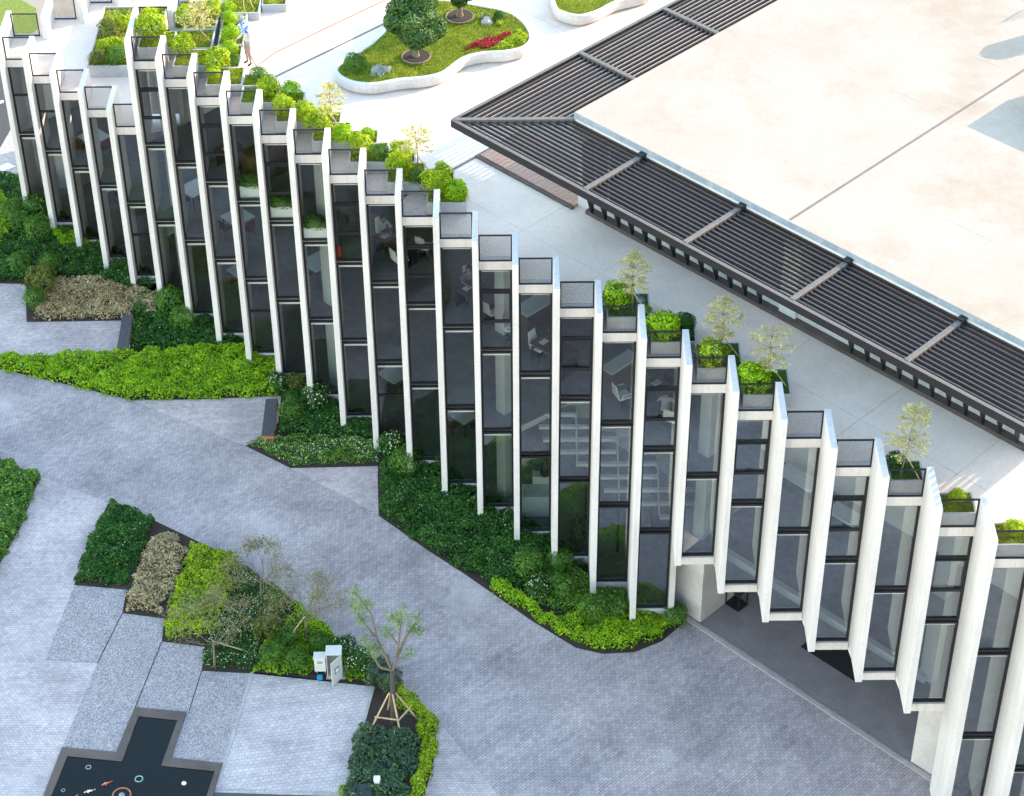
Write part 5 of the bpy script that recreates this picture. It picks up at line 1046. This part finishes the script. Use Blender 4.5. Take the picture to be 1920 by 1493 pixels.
# ------------------------------------------------------------------ people
def skin_mesh(J, E, rad, root):
    idx = {k: i for i, k in enumerate(J)}; me = bpy.data.meshes.new('tmp'); me.from_pydata([J[k] for k in J], [(idx[a], idx[b]) for a, b in E], [])
    o = bpy.data.objects.new('tmp', me); COL.objects.link(o); md = o.modifiers.new('s', 'SKIN'); md.use_smooth_shade = True
    sv = me.skin_vertices[0].data
    for k, i in idx.items(): sv[i].radius = (rad[k], rad[k]*(.8 if k in ('pelvis', 'waist', 'chest', 'shoulders') else 1)); sv[i].use_root = (k == root)
    m2 = o.modifiers.new('d', 'SUBSURF'); m2.levels = 2; m2.render_levels = 2
    dg = bpy.context.evaluated_depsgraph_get(); dg.update(); out = bpy.data.meshes.new_from_object(o.evaluated_get(dg)); bpy.data.objects.remove(o); bpy.data.meshes.remove(me); return out
def person(x, y, z, rz, pose, shirt, trousers, label, hat=False, hairlen=1.0):
    if pose == 'stand':
        J = dict(pelvis=(0, 0, .92), waist=(0, .01, 1.08), chest=(0, .02, 1.26), shoulders=(0, .02, 1.40), neck=(0, .0, 1.47), head=(0, -.02, 1.60), crown=(0, -.01, 1.67),
                 hipl=(.10, 0, .88), kneel=(.12, -.02, .49), anklel=(.12, .02, .09), toel=(.13, -.14, .035), hipr=(-.10, 0, .88), kneer=(-.11, -.02, .49), ankler=(-.12, .02, .09), toer=(-.14, -.14, .035),
                 shl=(.18, .02, 1.37), ell=(.25, .03, 1.10), wrl=(.26, -.05, .86), hal=(.26, -.07, .79), shr=(-.18, .02, 1.37), elr=(-.24, -.06, 1.12), wrr=(-.22, -.30, 1.02), har=(-.21, -.37, 1.0))
    else:
        J = dict(pelvis=(0, .05, .52), waist=(0, .04, .68), chest=(0, .0, .88), shoulders=(0, -.03, 1.02), neck=(0, -.06, 1.09), head=(0, -.10, 1.22), crown=(0, -.10, 1.29),
                 hipl=(.10, .0, .52), kneel=(.14, -.42, .50), anklel=(.14, -.40, .09), toel=(.15, -.55, .035), hipr=(-.10, .0, .52), kneer=(-.14, -.42, .50), ankler=(-.14, -.36, .09), toer=(-.15, -.51, .035),
                 shl=(.18, -.03, .99), ell=(.26, -.16, .78), wrl=(.14, -.38, .78), hal=(.10, -.44, .78), shr=(-.18, -.03, .99), elr=(-.26, -.16, .78), wrr=(-.14, -.38, .78), har=(-.10, -.44, .78))
    E = [('pelvis', 'waist'), ('waist', 'chest'), ('chest', 'shoulders'), ('shoulders', 'neck'), ('neck', 'head'), ('head', 'crown')]
    for s in 'lr': E += [('pelvis', 'hip'+s), ('hip'+s, 'knee'+s), ('knee'+s, 'ankle'+s), ('ankle'+s, 'toe'+s), ('shoulders', 'sh'+s), ('sh'+s, 'el'+s), ('el'+s, 'wr'+s), ('wr'+s, 'ha'+s)]
    rad = dict(pelvis=.15, waist=.135, chest=.155, shoulders=.12, neck=.055, head=.098, crown=.07)
    for s in 'lr': rad.update({'hip'+s: .095, 'knee'+s: .062, 'ankle'+s: .04, 'toe'+s: .035, 'sh'+s: .065, 'el'+s: .045, 'wr'+s: .028, 'ha'+s: .032})
    me = skin_mesh(J, E, rad, 'pelvis'); e = empty('person', (x, y, z), rz)
    # fingers: five unequal bent ones on each hand
    bm = bmesh.new(); bm.from_mesh(me); 
    for s in 'lr':
        w = Vector(J['wr'+s]); h = Vector(J['ha'+s]); d = (h-w).normalized(); sd = d.cross(Vector((0, 0, 1)))
        if sd.length < .2: sd = Vector((0, 1, 0))
        sd.normalize(); mbf = MB()
        for k, (o_, L) in enumerate(((-.027, .06), (-.009, .072), (.009, .07), (.027, .055))):
            a = h+d*.02+sd*o_; b_ = a+d*L*.55; c = b_+(d*.6+Vector((0, 0, -.8))).normalized()*L*.45; mbf.tube(a, b_, .009, .008, 5); mbf.tube(b_, c, .008, .006, 5)
        a = h-d*.01+sd*.03; b_ = a+(d*.4+sd*.9).normalized()*.035; mbf.tube(a, b_, .01, .009, 5); mbf.tube(b_, b_+d*.03, .009, .007, 5)
        tm = mbf.mesh('f'); bm.from_mesh(tm); bpy.data.meshes.remove(tm)
    # nose and ears on the head
    H = Vector(J['head']); mbh = MB().tube(H+Vector((0, -.085, .02)), H+Vector((0, -.118, -.02)), .008, .017, 6).tube(H+Vector((.095, 0, .02)), H+Vector((.10, .01, -.035)), .02, .014, 6).tube(H+Vector((-.095, 0, .02)), H+Vector((-.10, .01, -.035)), .02, .014, 6)
    tm = mbh.mesh('f'); bm.from_mesh(tm); bpy.data.meshes.remove(tm); bm.to_mesh(me); bm.free()
    for mk in ('skin', shirt, trousers, 'hair'): me.materials.append(M[mk])
    P0 = {k: Vector(v) for k, v in J.items()}
    def near(c):
        best = None
        for a, b_ in E:
            A, B_ = P0[a], P0[b_]; t = max(0, min(1, (c-A).dot(B_-A)/max(1e-9, (B_-A).length_squared))); d = (c-(A+(B_-A)*t)).length
            if best is None or d < best[0]: best = (d, a, b_, t)
        return best
    for p in me.polygons:
        _, a, b_, t = near(p.center); n = a+b_
        if 'toe' in b_ or ('ankle' in b_ and t > .93): k = 3
        elif 'knee' in n or 'ankle' in n or 'hip' in n or (a == 'pelvis' and t < .45): k = 2
        elif b_ in ('head', 'crown') or (b_ == 'neck' and t > .5) or b_.startswith('ha') or (b_.startswith('wr') and t > (.85 if pose == 'stand' else .2)): k = 0
        else: k = 1
        p.material_index = k; p.use_smooth = True
    link('body', me, None, e)
    if hat:
        MB().lathe((0, 0, 0), [(.0, .14), (.07, .135), (.115, .09), (.125, .02), (.20, .0), (.27, -.035), (.26, -.045), (.12, .0)], 18).build('hat', 'floral', e, 0, tuple(H+Vector((0, 0, .02))), True)
        MB().lathe((0, 0, 0), [(.125, .02), (.135, -.06), (.15, -.14), (.2, -.22)], 16).build('neck_cloth', 'floral', e, 0, tuple(H+Vector((0, .02, 0))), True)
    else:
        mb = MB().lathe((0, .0, 0), [(.0, .112), (.06, .10), (.098, .055), (.108, .0), (.10, -.05)], 14); hm = mb.mesh('hair', True)
        for v in hm.vertices:
            if v.co.y < -.03 and v.co.z < .05: v.co.y = -.03+(v.co.y+.03)*.2
        link('hair', hm, 'hair', e, tuple(H+Vector((0, .022, .015))))
    for sx in (-1, 1): MB().lathe((0, 0, 0), [(0, .011), (.008, .008), (.011, 0), (.008, -.008), (0, -.011)], 8).build('eye', 'hair', e, 0, tuple(H+Vector((sx*.035, -.088, .012))))
    MB().box(-.025, .025, -.006, .006, -.004, .004).build('mouth', 'chairred', e, 0, tuple(H+Vector((0, -.088, -.052))))
    tag(e, label, 'person'); return e
g = person(10.52, -6.52, T+.006, R(-55), 'stand', 'shirt', 'trousers', 'person in pale clothes and blue floral sun hat watering the terrace planters', hat=True)
pts = [Vector((10.35, -6.85, T+1.0)), Vector((10.6, -6.95, T+.75)), Vector((10.8, -6.8, T+.1)), Vector((10.95, -6.45, T+.02)), Vector((11.4, -5.7, T+.02)), Vector((13.65, -3.44, T+.02)), Vector((16.2, -.9, T+.02))]
mb = MB()
for a, b_ in zip(pts[:-1], pts[1:]): mb.tube(a, b_, .02, .02, 6)
o = mb.build('garden_hose', 'orange'); tag(o, 'thin reddish garden hose trailing from the gardener over the terrace', 'hose')
person(15.42, -12.75, F2, R(35), 'sit', 'shirt', 'darkcloth', 'seated person in white shirt with hand at chin behind the glass'); person(18.45, -15.75, F2, R(10), 'sit', 'striped', 'darkcloth', 'seated person in dark striped shirt behind the glass'); person(24.62, -22.5, F2, R(170), 'sit', 'shirt', 'darkcloth', 'seated person in white shirt seen from behind')
for k, (x, y, rz) in enumerate(((15.5, -12.62, R(35)), (18.47, -15.6, R(10)))): ochair(x, y, rz, 'white office chair under the %s' % ('person with hand at chin', 'person in striped shirt')[k])
